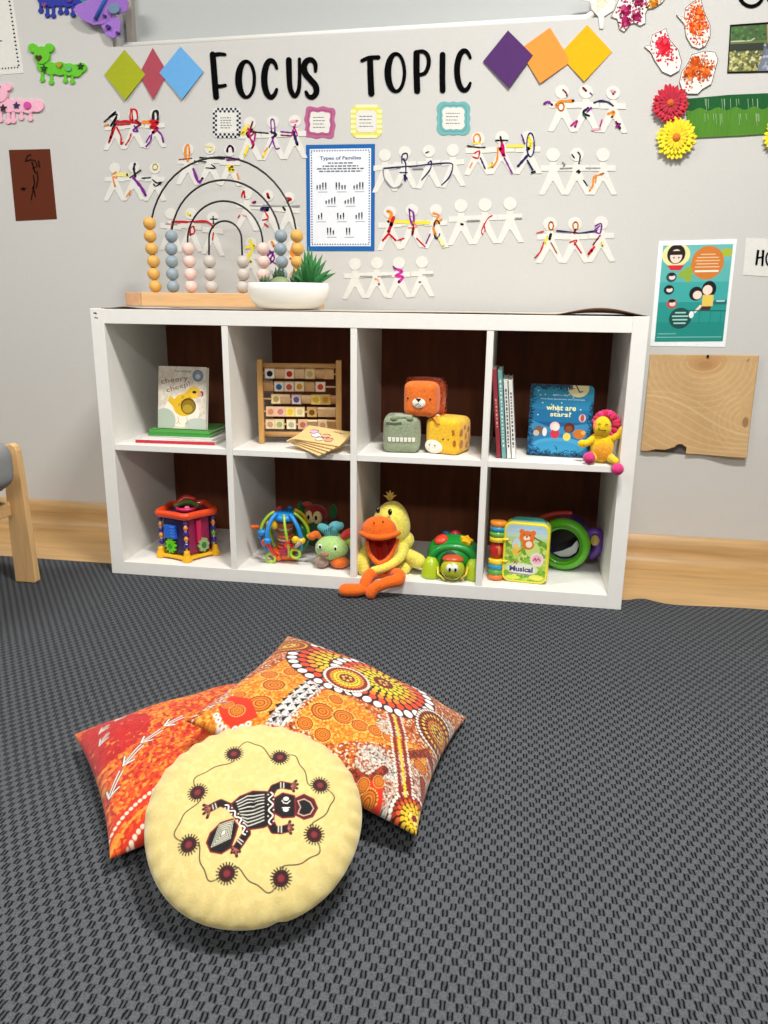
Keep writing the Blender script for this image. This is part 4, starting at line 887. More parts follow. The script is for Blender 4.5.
creature('lime green foam bear-headed caterpillar with dark stars, left of the diamonds', '62c022', (43, 56, 8, 9), [(34, 48.5, 4.6), (50.5, 48.5, 4.6)], [(44, 66, 6.5), (52, 69, 6.5), (61, 69, 7), (70, 70, 6.5), (77, 71, 6.5), (82.5, 68, 5)],
         [(43, 80, 2.5, 70), (52, 82.5, 2.5, 70), (66, 81, 2.5, 70), (73, 82, 2.5, 70)], [('heart', 40.5, 59, 3.4, '4a1c10'), ('star', 45.5, 69, 3.6, '0c4a20'), ('star', 82, 67, 3.6, '143c20'), ('heart', 61, 66, 3, 'a8962c'), ('dot', 70, 69, 3, '5cb86a')])
creature('pink foam caterpillar with navy and black stars, at the left edge', 'f0b4c8', (1, 94, 8, 9), [(-7, 87, 4.5), (9, 87.5, 4)], [(0, 104, 7), (10, 106, 7), (19, 106, 7), (29, 107, 7), (38, 106, 6.5)],
         [(1, 120, 2.8, 108), (9, 121.5, 2.8, 108), (14, 121, 2.8, 108), (22, 118, 2.6, 108), (31, 119, 2.6, 108)], [('star', 4.8, 108.5, 3.8, '241820'), ('star', 18, 106, 3.6, '1c2a5c'), ('dot', 29, 106, 3.6, 'd04aa0'), ('dot', 0, 87.5, 2.4, '2a1418')])
creature('dark blue foam caterpillar at the top left, beside the purple butterfly', '20309a', None, [], [(44, -1, 6), (52, 1, 7), (60, 0, 7), (69, 1, 7), (78, -2, 7)],
         [(41.5, 11, 2.6, 0), (48, 15.5, 2.6, 0), (54, 16, 2.6, 0), (61, 12.5, 2.6, 0), (67, 12.5, 2.6, 0), (73.5, 15, 2.6, 0)], [('heart', 46, 6, 2.6, '7a3c8c'), ('dot', 71, 1, 2.6, '5a2a90'), ('dot', 85, 0, 3.4, '1c8a78')])
bt = thing('butterfly', 'purple foam butterfly with a blue body, standing off the wall at the top left', 'butterfly')
MP = foam('9a6cc4')
for pts, lf in (([(79, 14), (82, 9), (92, 4), (104, 0), (112, 2), (116, 12), (114, 22), (108, 26), (98, 28), (87, 23)], .035), ([(104, 27), (113, 16), (124, 22), (123, 38), (117, 41), (110, 38)], .02), ([(110, 0), (118, -8), (128, -6), (133, 6), (131, 14), (122, 17), (112, 16)], .03)):
    q = B(); cx, cy = 111, 18
    q.prism(pts, MP, lambda u, v, d: W(u, v, .012+d+lf*min(1, math.hypot(u-cx, v-cy)/30)*.5), 0, .004); q.build('wing', bt, .001)
q = B(); q.tube([W(100, 23, .028), W(106, 10, .026), W(113, -3, .026)], .0055, foam('1f56a4')); q.build('body', bt)
q = B(); q.disc(119, 12, 5.5, foam('6a86a0'), W, .031, d0=.024, ry=5); q.build('spot', bt)
for x, y, r in ((109, 19, 1.5), (112.5, 30, 2.2), (122, 36, 1.6)): q = B(); q.disc(x, y, r, foam('3c2470'), W, .03, d0=.018, n=10); q.build('spot', bt)

# gerberas and crepe stem
def gerbera(u, v, r, c1, c2, c3, label, seed, n=26):
    R_ = random.Random(seed); o = Vector(W(u, v, .0)); k = (Vector(W(u+10, v))-Vector(W(u-10, v))).length/20
    t = thing('gerbera', label, 'flower', o, group='cloth flowers on the wall')
    q = B()
    for ring, (rr_, z) in enumerate(((1, .010), (.86, .016), (.6, .02))):
        for i in range(n-ring*3):
            a = 2*pi*i/(n-ring*3)+R_.uniform(-.05, .05)+ring*.1; l = r*k*rr_*R_.uniform(.92, 1.06); w_ = 1.05*l*2*pi/n*.5
            pr = [(.15, .3), (.45, .9), (.75, 1.0), (.93, .6), (1, .05)]; A = []; Bv = []
            for s_, ww in pr:
                zz_ = z+.006*s_*s_*(1-ring*.3)+.001*(i % 2)
                x0, y0 = cos(a)*l*s_, sin(a)*l*s_; nx, ny = -sin(a)*w_*ww, cos(a)*w_*ww
                A.append((x0+nx, -zz_, y0+ny)); Bv.append((x0-nx, -zz_, y0-ny))
            m_ = len(A); mid_ = [((a_[0]+b_[0])/2, a_[1]-.0012, (a_[2]+b_[2])/2) for a_, b_ in zip(A, Bv)]
            q.add(A+mid_+Bv, [(j, j+m_, j+m_+1, j+1) for j in range(m_-1)]+[(j+m_, j+2*m_, j+2*m_+1, j+m_+1) for j in range(m_-1)], mat('petal_'+(c1 if ring < 2 else c2), c1 if ring < 2 else c2, .7, noise=.1, nscale=80), True)
    q.lathe([(0, 0), (r*k*.25, .003), (r*k*.25, .014), (0, .015)], mat('petal_'+c1, c1, .7), R=Rx(pi/2), seg=12)
    q.build('petals', t)
    q = B(); q.ell((0, -.02, 0), (r*k*.21, .008, r*k*.21), mat('flower_eye_'+c3, c3, .9, noise=.3, nscale=500, bump=1, bscale=700)); q.build('flower_eye', t)
gerbera(669, 105, 18.5, 'c41434', 'b01030', 'd8642c', 'red gerbera flower on the wall, above the yellow one', 1)
gerbera(675, 139, 20, 'eedc1c', 'e6cc14', 'dc7c24', 'yellow gerbera flower below the red one', 2)
gerbera(782, 134, 20, 'eedc1c', 'e6cc14', 'dc7c24', 'yellow gerbera flower cut by the right edge of the photo', 3)
t = thing('crepe_strip', 'two-tone green fringed crepe strip running right from the two gerberas', 'paper strip')
q = B(); GD = mat('crepe_dark', '0a5424', .9, noise=.15, nscale=20, stretch=(12, 1, 1)); GL = mat('crepe_light', '4c8222', .9, noise=.12, nscale=20, stretch=(12, 1, 1))
fr_ = lambda u, v, d: W(u, v, d)
q.prism([(686, 99), (730, 95), (800, 92), (800, 112), (760, 114), (730, 113), (712, 116), (686, 113)], GD, fr_, 0, .003); lab(q.build('dark_crepe', t), 'dark green upper half')
q = B(); top_ = [(686+i*2, 110-(i*.05)+1.6*sin(i*.7)) for i in range(57)]
q.prism(top_[::-1]+[(688, 138.5), (740, 136), (798, 132)], GL, fr_, .003, .004); lab(q.build('light_crepe', t), 'light green lower half')
q = B(); rnd = random.Random(5)
for i in range(26):
    x = 704+rnd.uniform(0, 55); y0 = 99 if rnd.random() < .6 else 114; l_ = rnd.uniform(6, 13); q.poly([(x, y0), (x+.5, y0), (x+.9, y0+l_), (x+.6, y0+l_)], mat('crepe_cut', '9cb88a', .8), W, .0046 if y0 > 100 else .0034)
q.build('cut', t)

# painted cut-out petals with speckles
def blobart(name, outline_, cols, spots, label, th=.004, dark='3a2424', seed=1, n=160, cat='painted cut-out', base='e6e2dc', grp='painted paper cut-outs on the wall'):
    b = B(); b.prism(outline_, paper(base), W, 0, th); b.stroke(outline_, .55, ink(dark), W, th+.0003, closed=True)
    R_ = random.Random(seed); k = 0; ms = [ink(c) for c in cols]
    def ins(x, y):
        r = False
        for i in range(len(outline_)):
            xa, ya = outline_[i]; xb, yb = outline_[i-1]
            if (ya > y) != (yb > y) and x < (xb-xa)*(y-ya)/(yb-ya)+xa: r = not r
        return r
    while k < n:
        k += 1; cx, cy, sr, w_ = R_.choice(spots); x = R_.gauss(cx, sr*.5); y = R_.gauss(cy, sr*.5*w_); rr_ = R_.uniform(.5, 1.3)*(2.2 if math.hypot(x-cx, y-cy) < sr*.42 else 1)
        if all(ins(x+dx*rr_, y+dy*rr_) for dx, dy in ((1, 0), (-1, 0), (0, 1), (0, -1))):
            pts = [(x+rr_*R_.uniform(.6, 1.2)*cx_, y+rr_*R_.uniform(.6, 1.2)*cy_) for cx_, cy_ in circ(8)]
            b.poly(pts, R_.choice(ms), W, th+.0004+k*.000004)
    tag(b.build(name), label, cat, grp)
def zk(x, y): return (580+x*.24479, y*.24479)
blobart('painted_petal', [zk(*p) for p in ((262, 192), (285, 185), (295, 145), (350, 118), (365, 165), (400, 205), (414, 255), (405, 290), (370, 310), (335, 295), (305, 250), (288, 215))], ['d0202c', 'c41c30', 'e0304a', 'd8485a'], [zk(345, 205)+(12, 1.0), zk(340, 180)+(16, 1.2)], 'red-splashed paper petal on the wall above the red gerbera', seed=2, n=260)
blobart('painted_petal', [zk(*p) for p in ((392, 62), (425, 75), (430, 35), (460, 10), (490, -8), (505, 50), (530, 105), (530, 150), (510, 190), (485, 202), (455, 190), (432, 150), (425, 100))], ['dc5418', 'e8782c', 'd03c20', 'f0a060', 'c84018'], [zk(480, 110)+(17, 1.4), zk(485, 60)+(12, 1.2)], 'orange-splashed paper petal, highest of the three painted petals', seed=3, n=420)
blobart('painted_petal', [zk(*p) for p in ((405, 335), (415, 295), (440, 260), (455, 225), (510, 210), (550, 215), (562, 245), (550, 290), (535, 345), (500, 365), (480, 385), (440, 385), (415, 365))], ['b8481c', 'd8682a', 'c8541c', 'e89050', '9c3a18'], [zk(470, 260)+(14, .8), zk(450, 300)+(14, .8), zk(510, 290)+(12, .8)], 'orange and brown painted paper petals, just above the red gerbera', seed=4, n=420)
blobart('painted_flower', [zk(*p) for p in ((150, 20), (165, -20), (230, -30), (262, -5), (280, 30), (265, 60), (268, 95), (245, 108), (222, 95), (205, 100), (180, 132), (160, 120), (152, 80), (125, 70), (140, 45))], ['8c1c4c', 'a82860', '701838', 'c04878'], [zk(185, 45)+(10, 1), zk(240, 10)+(9, 1), zk(185, 95)+(7, 1), zk(230, 70)+(6, 1)], 'paper flower speckled in magenta at the top edge', seed=5, n=330)
blobart('painted_flower', [zk(*p) for p in ((270, 25), (285, 5), (330, -20), (350, -10), (335, 12), (300, 35), (275, 38))], ['b86c1c', 'd8a030', '7a3c18'], [zk(300, 15)+(9, .6)], 'orange and brown painted paper scrap at the top edge', seed=6, n=90)
blobart('paper_flower', [zk(*p) for p in ((-30, -10), (0, 0), (40, 8), (48, 40), (75, 70), (80, 118), (93, 118), (98, 68), (135, 45), (145, 10), (120, -20), (60, -30), (0, -25))], ['ece4b8', 'dcc8b0', 'f0e8d0'], [zk(85, 15)+(12, .8)], 'plain white paper flower with a stalk, over the corner of the wall window', seed=7, n=60, dark='c8c4bc')
# photo print and black rings
ph = quad([(730, 25), (800, 20), (796, 72), (727, 73.5)], .001); b = B(); rect(b, 0, 0, 1, 1, ink('1c1814'), ph, .001, 0)
po = tag(b.build('photo_print'), 'photo print of greenery and people at the top right edge', 'photo')
cv = Canvas(0, 0, 1, .75, 150, '5a6a3a')
cv.poly([(0, .75), (.55, .75), (.55, .5), (0, .5)], '3c5a2c'); cv.line([(.02, .5), (.3, .5), (.35, .53)], .02, 'b8c0a0'); cv.poly([(0, .46), (.5, .46), (.5, .33), (0, .33)], '242c20')
cv.speckle(900, .02, ['a8a45c', '8c8c4c', 'c8c48a', '6a6a3c', '4a4a2c'], lambda x, y: y < .32 and x < .5); cv.speckle(300, .02, ['3c6a2c', '4c7a34', '2c4a20'], lambda x, y: y > .52 and x < .5)
cv.poly([(.52, .75), (1, .75), (1, .5), (.55, .45)], 'b8886a'); cv.disc(.72, .6, .12, 'c49878'); cv.poly([(.42, 0), (.5, .3), (.6, .45), (1, .45), (1, 0)], '6c7484'); cv.speckle(300, .02, ['5a6478', '8a92a4', '3c4454', 'a8acb8'], lambda x, y: x > .48 and y < .42)
print_sheet('printed_picture', cv, lambda X, Y: np.array([ph(.015+x*.98, .97-y/.75*.93, .0014) for x, y in zip(X, Y)]), MATS['printed_gloss'], po)
b = B(); b.stroke(arc(751, -8, 12.5, 14.5, 90, 450, 40), 3.4, M_LET, W, .003, 0)
b.stroke([(764, -20), (766, -4), (772, 5), (779, 4)], 3.2, M_LET, W, .0031, 0)
tag(b.build('letter_a'), 'black rounded letter cut by the top right corner of the photo', 'letter')

# ------------------------------------------------------------------ on top of the shelf
TOPZ = SH+.0022
rb = thing('bead_rainbow', 'wooden bead rainbow with black wire arches on the shelf top', 'bead toy', (0, 0, 0))
yb = .27; zt = TOPZ
def X_(u, v=290): return at(u, v, yb).x
def Zz(u, v): return at(u, v, yb).z
xl, xr = X_(130, 300), X_(322, 305); bt_ = Zz(200, 293)
B().box(((X_(145)+xr)/2, yb, (zt+bt_)/2+.002), (xr-X_(145), .06, bt_-zt-.004), M_OAK).build('base', rb, .002)
lab(B().box(((xl+X_(145))/2, yb, (zt+bt_)/2+.002), (X_(145)-xl-.001, .06, bt_-zt-.004), mat('beech_end_grain', 'c99a72', .6, noise=.12, nscale=60)).build('end_block', rb, .002), 'darker end-grain block')
WIRE = mat('black_wire', '0c0c0c', .45)
BC = {'y': 'ddaa55', 'b': '8f9fa8', 'p': 'e6c6bc', 'g': 'c4bcb4'}
arches = [('y', 151, 297, 157, 6, 5, 155), ('b', 172, 281, 180, 5, 5, 173), ('p', 188, 263, 201, 4, 4, 191), ('g', 209.5, 242, 221, 3, 3, 211)]
for c_, ul, ur, vt, nl, nr, ub in arches:
    mk = mat('bead_'+c_, BC[c_], .5, noise=.04, nscale=50)
    ztop = Zz((ul+ur)/2, vt); x0 = X_(ul, 250); x1 = X_(ur, 250); R_ = (x1-x0)/2; xc = (x0+x1)/2; zc_ = ztop-R_
    br_ = .0185
    z0 = bt_-.01
    xb0 = X_(ub, 285)
    pts = [(xb0, yb, z0), (xb0*.5+x0*.5-.004, yb, (z0+zc_)/2), (x0, yb, zc_)]+[(xc-R_*cos(pi*k/24), yb, zc_+R_*sin(pi*k/24)) for k in range(1, 24)]+[(x1, yb, zc_), (x1, yb, (z0+zc_)/2), (x1, yb, z0)]
    q = B(); q.tube(pts, .0028, WIRE, 8); q.build('wire', rb)
    for side, n in ((0, nl), (1, nr)):
        for k in range(n):
            z = bt_+br_*.98+k*br_*1.93; t = (z-bt_)/(.25)
            x = (xb0+(x0-xb0)*min(1, t)+random.uniform(-.002, .002)) if side == 0 else x1+random.uniform(-.002, .002)
            q = B(); prof = [(.0042, -br_*.93)]+[(br_*sin(a), -br_*cos(a)) for a in [pi*j/14 for j in range(1, 14)]]+[(.0042, br_*.93)]
            q.lathe(prof, mk, (x, yb, z), Rx(random.uniform(-.1, .1)), seg=24); q.build('bead', rb)

# white bowl of succulents
bx = at(288.5, 300, .14).x; pt = thing('potted_succulents', 'white oval bowl of small green succulents on the shelf top', 'potted plant', (bx, .14, TOPZ))
bw = at(329, 284, .14).x-at(248, 284, .14).x; R0 = bw/2; Hh = at(288, 283, .14).z-TOPZ
q = B(); prof = [(0, 0), (.55, .0), (.72, .06), (.86, .25), (.955, .5), (.985, .75), (.97, 1.0), (.94, 1.0), (.93, .85), (.0, .8)]
q.lathe([(r*R0, z*Hh) for r, z in prof], mat('white_ceramic', 'f0eee8', .35, coat=.3), seg=56, sy=.78); q.build('bowl', pt)
q = B(); q.lathe([(.93*R0, Hh*.84), (.5*R0, Hh*.93), (0, Hh*.95)], mat('dark_gravel', '3a332a', .95, noise=.5, nscale=300, bump=1, bscale=300), seg=40, sy=.78); q.build('soil', pt)
kx = 1/((at(330, 290, .14).x-at(250, 290, .14).x)/80)     # px per metre
def leafm(base, tip, w_, m, bend=.0, th=.25):
    b = Vector(base); t = Vector(tip); n = 8; pts = []; rs = []
    d = t-b; up_ = Vector((0, 0, 1)); 
    for i in range(n+1):
        s = i/n; pts.append(b+d*s+up_*bend*sin(pi*s*.9)*d.length); rs.append(max(.0004, w_*(min(1, .55+s*2.2) if s < .3 else (1-((s-.3)/.7)**1.6))))
    q = B(); q.tube(pts, rs, m, 8, flat=th, up=(0, 1, .1)); return q
AL = mat('aloe_green', '2f7a3c', .5, noise=.25, nscale=40); AL2 = mat('aloe_grey_green', '4a6a44', .5, noise=.2, nscale=60)
al = thing_ = None
def sub_empty(name, parent, loc):
    o = bpy.data.objects.new(name, None); COL.objects.link(o); o.parent = parent; o.location = loc; return o
def plant(name, px, tips, w_, m, y=0, th=.3, bend=.0):
    e = sub_empty(name, pt, ((px-288.5)/kx, y, Hh*.9))
    for k, (tx, tz, ty) in enumerate(tips):
        leafm(((tx*.06)/kx, ty*.05, 0), (tx/kx, ty, tz/kx), w_, m, bend, th).build('leaf', e)
    return e
plant('aloe', 309, [(-8, 26, .01), (-4, 33, .0), (0, 36, .0), (4, 33, -.005), (8, 29, .0), (13, 29, .01), (16, 24, .02), (22, 15, .0), (26, 12, .01), (-12, 18, .01), (3, 26, -.03), (10, 20, -.03), (-5, 20, -.03), (0, 22, -.035), (-14, 10, -.01)], .0085, AL, .0, .45, .03)
DKG = mat('haworthia_green', '2a4a2c', .5, noise=.3, nscale=80); SAGE = mat('sage_succulent', '7f8f62', .55, noise=.12, nscale=40)
plant('haworthia', 281, [(0, 19, 0), (-4, 17, 0), (4, 17, 0), (-6, 11, -.01), (6, 12, -.01), (-3, 13, -.02), (3, 11, -.02), (-7, 5, -.01), (7, 5, -.01), (0, 8, -.03)], .008, DKG, -.01, .6)
plant('jade_spikes', 297, [(0, 16, 0), (-5, 13, 0), (5, 13, 0), (-7, 8, -.01), (7, 8, 0), (0, 10, -.02), (4, 6, -.03), (-4, 6, -.02), (-1, 20, .02), (-6, 17, .02)], .009, mat('jade_green', '26562c', .5, noise=.3, nscale=80), .01, .6)
plant('small_rosette', 267, [(-10, 2, 0), (-7, 6, 0), (-4, 9, 0), (0, 10, 0), (4, 9, 0), (8, 7, 0), (-8, 3, -.02), (-3, 6, -.02), (2, 6, -.02), (7, 4, -.02), (11, 9, .01)], .006, AL2, -.01, .45)
e = sub_empty('round_succulent', pt, ((286.5-288.5)/kx, -.055, Hh*.88))
q = B(); q.ell((0, 0, .006), (.027, .02, .018), SAGE); q.build('leaf', e)
for a in (-.9, .9): q = B(); q.ell((a*.02, .008, .002), (.018, .016, .012), SAGE, Ry(a*.4)); q.build('leaf', e)

# ------------------------------------------------------------------ inside the cubes
LZ, UZ = TO+.0004, ZM+.0004
EYE = mat('black_glossy', '101014', .2); EYEW = mat('eye_white', 'f2f2ee', .4)
def pk(u, v, y): p = at(u, v, y); return Vector(p)
KPM = 362.0                                   # survey pixels per metre near the cube fronts

def book(label, loc, rot, size, cover, pages='f0ece0', spine=None, group=None, name='book', art=None):
    """closed book, width x height x thickness; front cover faces -y, spine on the -x side"""
    w_, h_, t_ = size; t = thing(name, label, 'book', loc, rot, group)
    cm_ = mat('cover_'+cover, cover, .45, coat=.15)
    q = B(); q.box((0, -t_/2+.0008, h_/2), (w_, .0016, h_), cm_); q.box((0, t_/2-.0008, h_/2), (w_, .0016, h_), cm_); q.box((-w_/2+.0008, 0, h_/2), (.0016, t_, h_), cm_)
    q.build('cover', t, .0005)
    B().box((.001, 0, h_/2), (w_-.005, t_-.0034, h_-.005), paper(pages)).build('pages', t)
    if art: art(t)
    return t

# top left cube: stack of books with the chick board book leaning on it
def flatbook(label, u, v, rz, size, cover, z, y, strip=None):
    p = pk(u, v, y); w_, d_, t_ = size; t = thing('book', label, 'book', (p.x, y, z), (0, 0, rz), 'books under the chick book')
    cm_ = mat('cover_'+cover, cover, .45, coat=.15)
    q = B(); q.box((0, 0, .0007), (w_, d_, .0014), cm_); q.box((0, 0, t_-.0007), (w_, d_, .0014), cm_); q.box((0, -d_/2+.0007, t_/2), (w_, .0014, t_), mat('cover_'+(strip or cover), strip or cover, .45)); q.build('cover', t, .0004)
    B().box((0, .001, t_/2), (w_-.006, d_-.004, t_-.0032), paper('f0ece0')).build('pages', t)
xb = .225
flatbook('white book with a red spine, lowest under the green books', 187, 440, .05, (.235, .19, .009), 'e8e4e0', UZ, .135, 'c42238')
flatbook('white paperback between the red-spined book and the green books', 191, 436, -.06, (.215, .17, .007), 'ece8e4', UZ+.0093, .14, 'e8dcd8')
flatbook('green book with a dark spine in the stack under the chick book', 190, 433, .03, (.19, .16, .008), '52a04a', UZ+.0167, .15, '3f9a3c')
flatbook('thin green book, topmost of the stack under the chick book', 190, 430, -.02, (.185, .15, .008), '63b05a', UZ+.025, .155, '5cb050')
p0 = pk(184, 427, .105)
def chick_art(t):
    cv = Canvas(0, 0, .148, .178, 1500, 'ddd2c0')
    cv.speckle(500, .006, ['e0d6c4', 'd8ccb8', 'e4dccc', 'd2cab8'], allp)
    cv.disc(.074, .05, .055, 'f0ead8', ry=.045); cv.disc(.02, .022, .035, 'b4c0b0'); cv.disc(.125, .012, .04, 'c0c8bc', ry=.02)
    cv.disc(.08, .068, .034, 'e4b92c', ry=.032); cv.disc(.112, .105, .018, 'e8c03a', ry=.017); cv.poly([(.035, .095), (.03, .078), (.06, .05), (.075, .09), (.05, .085)], 'e4b62a'); cv.poly([(.07, .09), (.1, .12), (.1, .09)], 'e4b92c'); cv.speckle(150, .004, ['d8a824', 'f0cc50', 'c89a20'], lambda x, y: math.hypot(x-.08, y-.068) < .03)
    cv.disc(.134, .102, .006, '8a3c14', ry=.008); cv.disc(.128, .1, .007, 'd8a890'); cv.disc(.112, .106, .0065, '3a1c10', ry=.004)
    cv.disc(.094, .065, .0235, '5a4010'); cv.disc(.094, .063, .0205, '8e7420'); cv.disc(.092, .058, .015, 'b89a34', ry=.012)
    for x in (.062, .09): cv.line([(x, .035), (x+.002, .018)], .0015, 'c8884c'); cv.line([(x-.005, .014), (x+.002, .018), (x+.008, .013)], .0013, 'c8884c')
    cv.text('cheery', .05, .138, .019, '7a5040', .085, a=.16); cv.text('cheep!', .062, .118, .018, '7a5040', .075, a=.3); cv.text('lost chicken', .075, .165, .007, '3a3a3a', .05)
    cv.disc(.122, .153, .0165, '6a7a90'); cv.disc(.122, .153, .013, '8a98a8'); cv.disc(.122, .151, .007, 'c8ccd0')
    a = vcol('printed_cover', .4, coat=.2)
    o = print_sheet('printed_cover', cv, lambda X, Y: np.stack([X-.074, np.full_like(X, -.0079), Y+.001], 1), a, t)
book('board book with a yellow chick on its cover, leaning in the top left cube', (p0.x-.002, .10, UZ+.034), (-.16, 0, -.03), (.15, .178, .015), 'ded6c6', art=chick_art, name='board_book')

# wooden tile abacus
a0 = pk(262, 441, .115); a1 = pk(340, 441, .16)
ab = thing('wooden_abacus', 'wooden frame of picture blocks turning on five rods, second top cube', 'abacus', (a0.x, .118, UZ), (0, 0, .17))
AW = (a1.x-a0.x)/cos(.17)-.002; AH = .238
PINE = mat('pine_wood', 'c99a58', .5, noise=.12, nscale=9, stretch=(12, 12, 1)); PINH = mat('pine_rail', 'c0925a', .5, noise=.12, nscale=9, stretch=(1, 12, 12))
for x in (0, AW): q = B(); q.box((x, 0, AH/2), (.016, .03, AH), PINE); q.build('post', ab, .003, 3)
for z in (AH-.017, .026): q = B(); q.tube([(0, 0, z), (AW, 0, z)], .0075, PINH, 12); q.build('rail', ab)
TW = .0285; cols_ = ['dcb888', 'd2aa78', 'e0c094', 'c89c68']
rows = [(.199, [(.016, 1, 'f2efe8', '2a2a2a'), (.038, 0), (.058, 1, 'f0dcc8', 'c03018'), (.080, 0), (.102, 1, 'e4cfa0', 'c8b070'), (.124, 0), (.142, 0)], ),
        (.163, [(.012, 0), (.035, 1, 'e8e4dc', '2a6a9a'), (.057, 1, 'f0dcd4', 'c85a48'), (.079, 1, 'f0e4c8', 'd8962a'), (.101, 0), (.124, 1, 'f0e0d4', 'c8502c'), ]),
        (.127, [(.028, 1, 'e8d4a4', 'b09860'), (.048, 2), (.072, 1, 'd8cce0', '6a5a7a'), (.094, 0), (.114, 1, 'ecd47c', 'd8b830'), (.135, 1, 'd8b060', 'c09030'), (.155, 0)]),
        (.091, [(.016, 1, 'e8bc98', 'c88a68'), (.037, 1, 'e8b8a8', 'c48070'), (.058, 1, 'ecd478', 'e0c040'), (.079, 1, 'ece0b4', 'd0c080'), (.105, 1, 'dcae68', '6a5a2a'), (.128, 2), (.146, 2)]),
        (.055, [(.014, 1, 'ecd8b8', 'c8a078'), (.034, 1, 'e8dca8', 'a8b078'), (.060, 1, 'f4ecc4', 'b8b4a0'), (.085, 1, 'e4b498', 'b87058'), (.106, 2), (.128, 1, 'e8c8a0', 'c89868'), (.148, 2)])]
sx_ = AW/.168
for z, tiles in rows:
    q = B(); q.tube([(0, 0, z), (AW, 0, z)], .0025, mat('rod_wood', 'e2c69a', .5), 8); q.build('rod', ab)
    for tl in tiles:
        x = .006+tl[0]*sx_; kind = tl[1]; q = B(); col_ = random.choice(cols_)
        ang = random.uniform(-.15, .15) if kind == 1 else (random.uniform(.35, .8) if kind == 0 else random.uniform(.3, .6))
        RR = Rx(ang); q.box((x, 0, z), (TW, .009, .0285), mat('block_'+col_, col_, .6, noise=.1, nscale=40), R=RR)
        ob = q.build('block', ab, .0012)
        if kind == 1:
            s_ = B(); fr_ = lambda u, v, d: tuple(Vector((x, 0, z))+RR@Vector((u, -.0046-d, v)))
            s_.poly([(-.0125, -.0125), (.0125, -.0125), (.0125, .0125), (-.0125, .0125)], ink(tl[2]), fr_, .0002); s_.disc(0, -.0005, .0085, ink(tl[3]), fr_, .0004, n=14)
            s_.build('picture', ob)
# fanned wooden puzzle boards
cards = [(0, -.42), (1, -.3), (2, -.19), (3, -.08), (4, .08)]
pc = pk(322, 441, .05)
for k, a in cards:
    t = thing('puzzle_board', ['lowest', 'second lowest', 'middle', 'second from top', 'topmost'][k]+' thin wooden picture board fanned in front of the abacus'+(', with faces drawn on it' if k == 4 else ''), 'wooden board', (pc.x-.027+k*.0055, .052, UZ+.021+k*.0048), (.27, .02, 0), 'thin wooden boards fanned out')
    T_ = Matrix.Rotation(a*.8-.28, 4, 'Z'); q = B(T_)
    q.box((.01, .0, 0), (.138, .094, .0032), mat('thin_plywood', 'e0c084', .6, noise=.06, nscale=12, stretch=(1, 8, 8))); q.build('board', t, .0008)
    if k == 4:
        q = B(T_); D_ = ink('54382c'); fl_ = FLAT
        for cx, cy, r, c_ in ((-.025, .012, .012, 'd8b0c8'), (-.01, -.006, .013, 'e8e4f0'), (.018, -.002, .012, 'dca888'), (.01, -.026, .011, 'e8d8c8'), (.036, -.022, .012, 'd89a80')):
            q.disc(cx, cy, r, ink(c_), fl_, .0019); q.stroke(arc(cx, cy, r, r, 10, 150, 10)[::1], .0022, D_, fl_, .0022)
            q.stroke([(2*cx-x, 2*cy-y) for x, y in arc(cx, cy, r, r, 20, 160, 10)], .0025, D_, fl_, .0023)
        q.text('FAMILY', D_, fl_, .045, .028, .0065, .0022, .036, a=-.12); q.build('picture', t)

# plush animal cubes
def pcube(label, x, y, z, rz, s, mk, tilt=0):
    t = thing('plush_cube', label, 'plush toy', (x, y, z), (0, tilt, rz), 'plush animal cubes'); q = B()
    q.rbox((0, 0, s/2), (s, s, s), s*.17, mk, n=18, puff=s*.035); q.build('body', t); return t
F_ = lambda s: (lambda u, v, d=0.0: (u, -s/2-s*.035*cos(pi/2*min(1, abs(u)*2/s))*cos(pi/2*min(1, abs(v-s/2)*2/s))-d, v))
cr = pk(401, 452, .055); s = .098; fr_ = F_(s)
tc2 = pcube('grey-green plush crocodile cube with white teeth, left of the giraffe cube', cr.x-.004, .100, UZ, .10, s, plush('8f9a7e'))
q = B(); mw = mat('felt_white', 'e8e6dc', .9)
for k in range(7): x = -.032+k*.0108; q.prism([(x-.0036, .032), (x+.0036, .032), (x+.0044, .0435), (x-.0044, .0435)], mw, fr_, -.003, .0025)
q.build('teeth', tc2, .0006)
q = B(); dgr = ink('56604a'); q.stroke([(-.042, .082), (-.02, .080), (.0, .083)], .006, dgr, fr_, .001); q.build('eyelid', tc2)
q = B(); lg = plush('a3ac92'); q.rbox((.004, -.02, s+.001), (.05, .05, .010), .004, lg, n=6); q.build('patch', tc2)
for g in (-1, 1): q = B(); q.ell((g*.022, -.045, s-.004), (.010, .008, .006), plush('7c8a6c')); q.build('nostril', tc2)
gr = pk(446, 452, .06)
tg = pcube('yellow plush giraffe cube with brown spots, right of the crocodile cube', gr.x+.001, .103, UZ, -.42+.1, s, plush('efbc2e'))
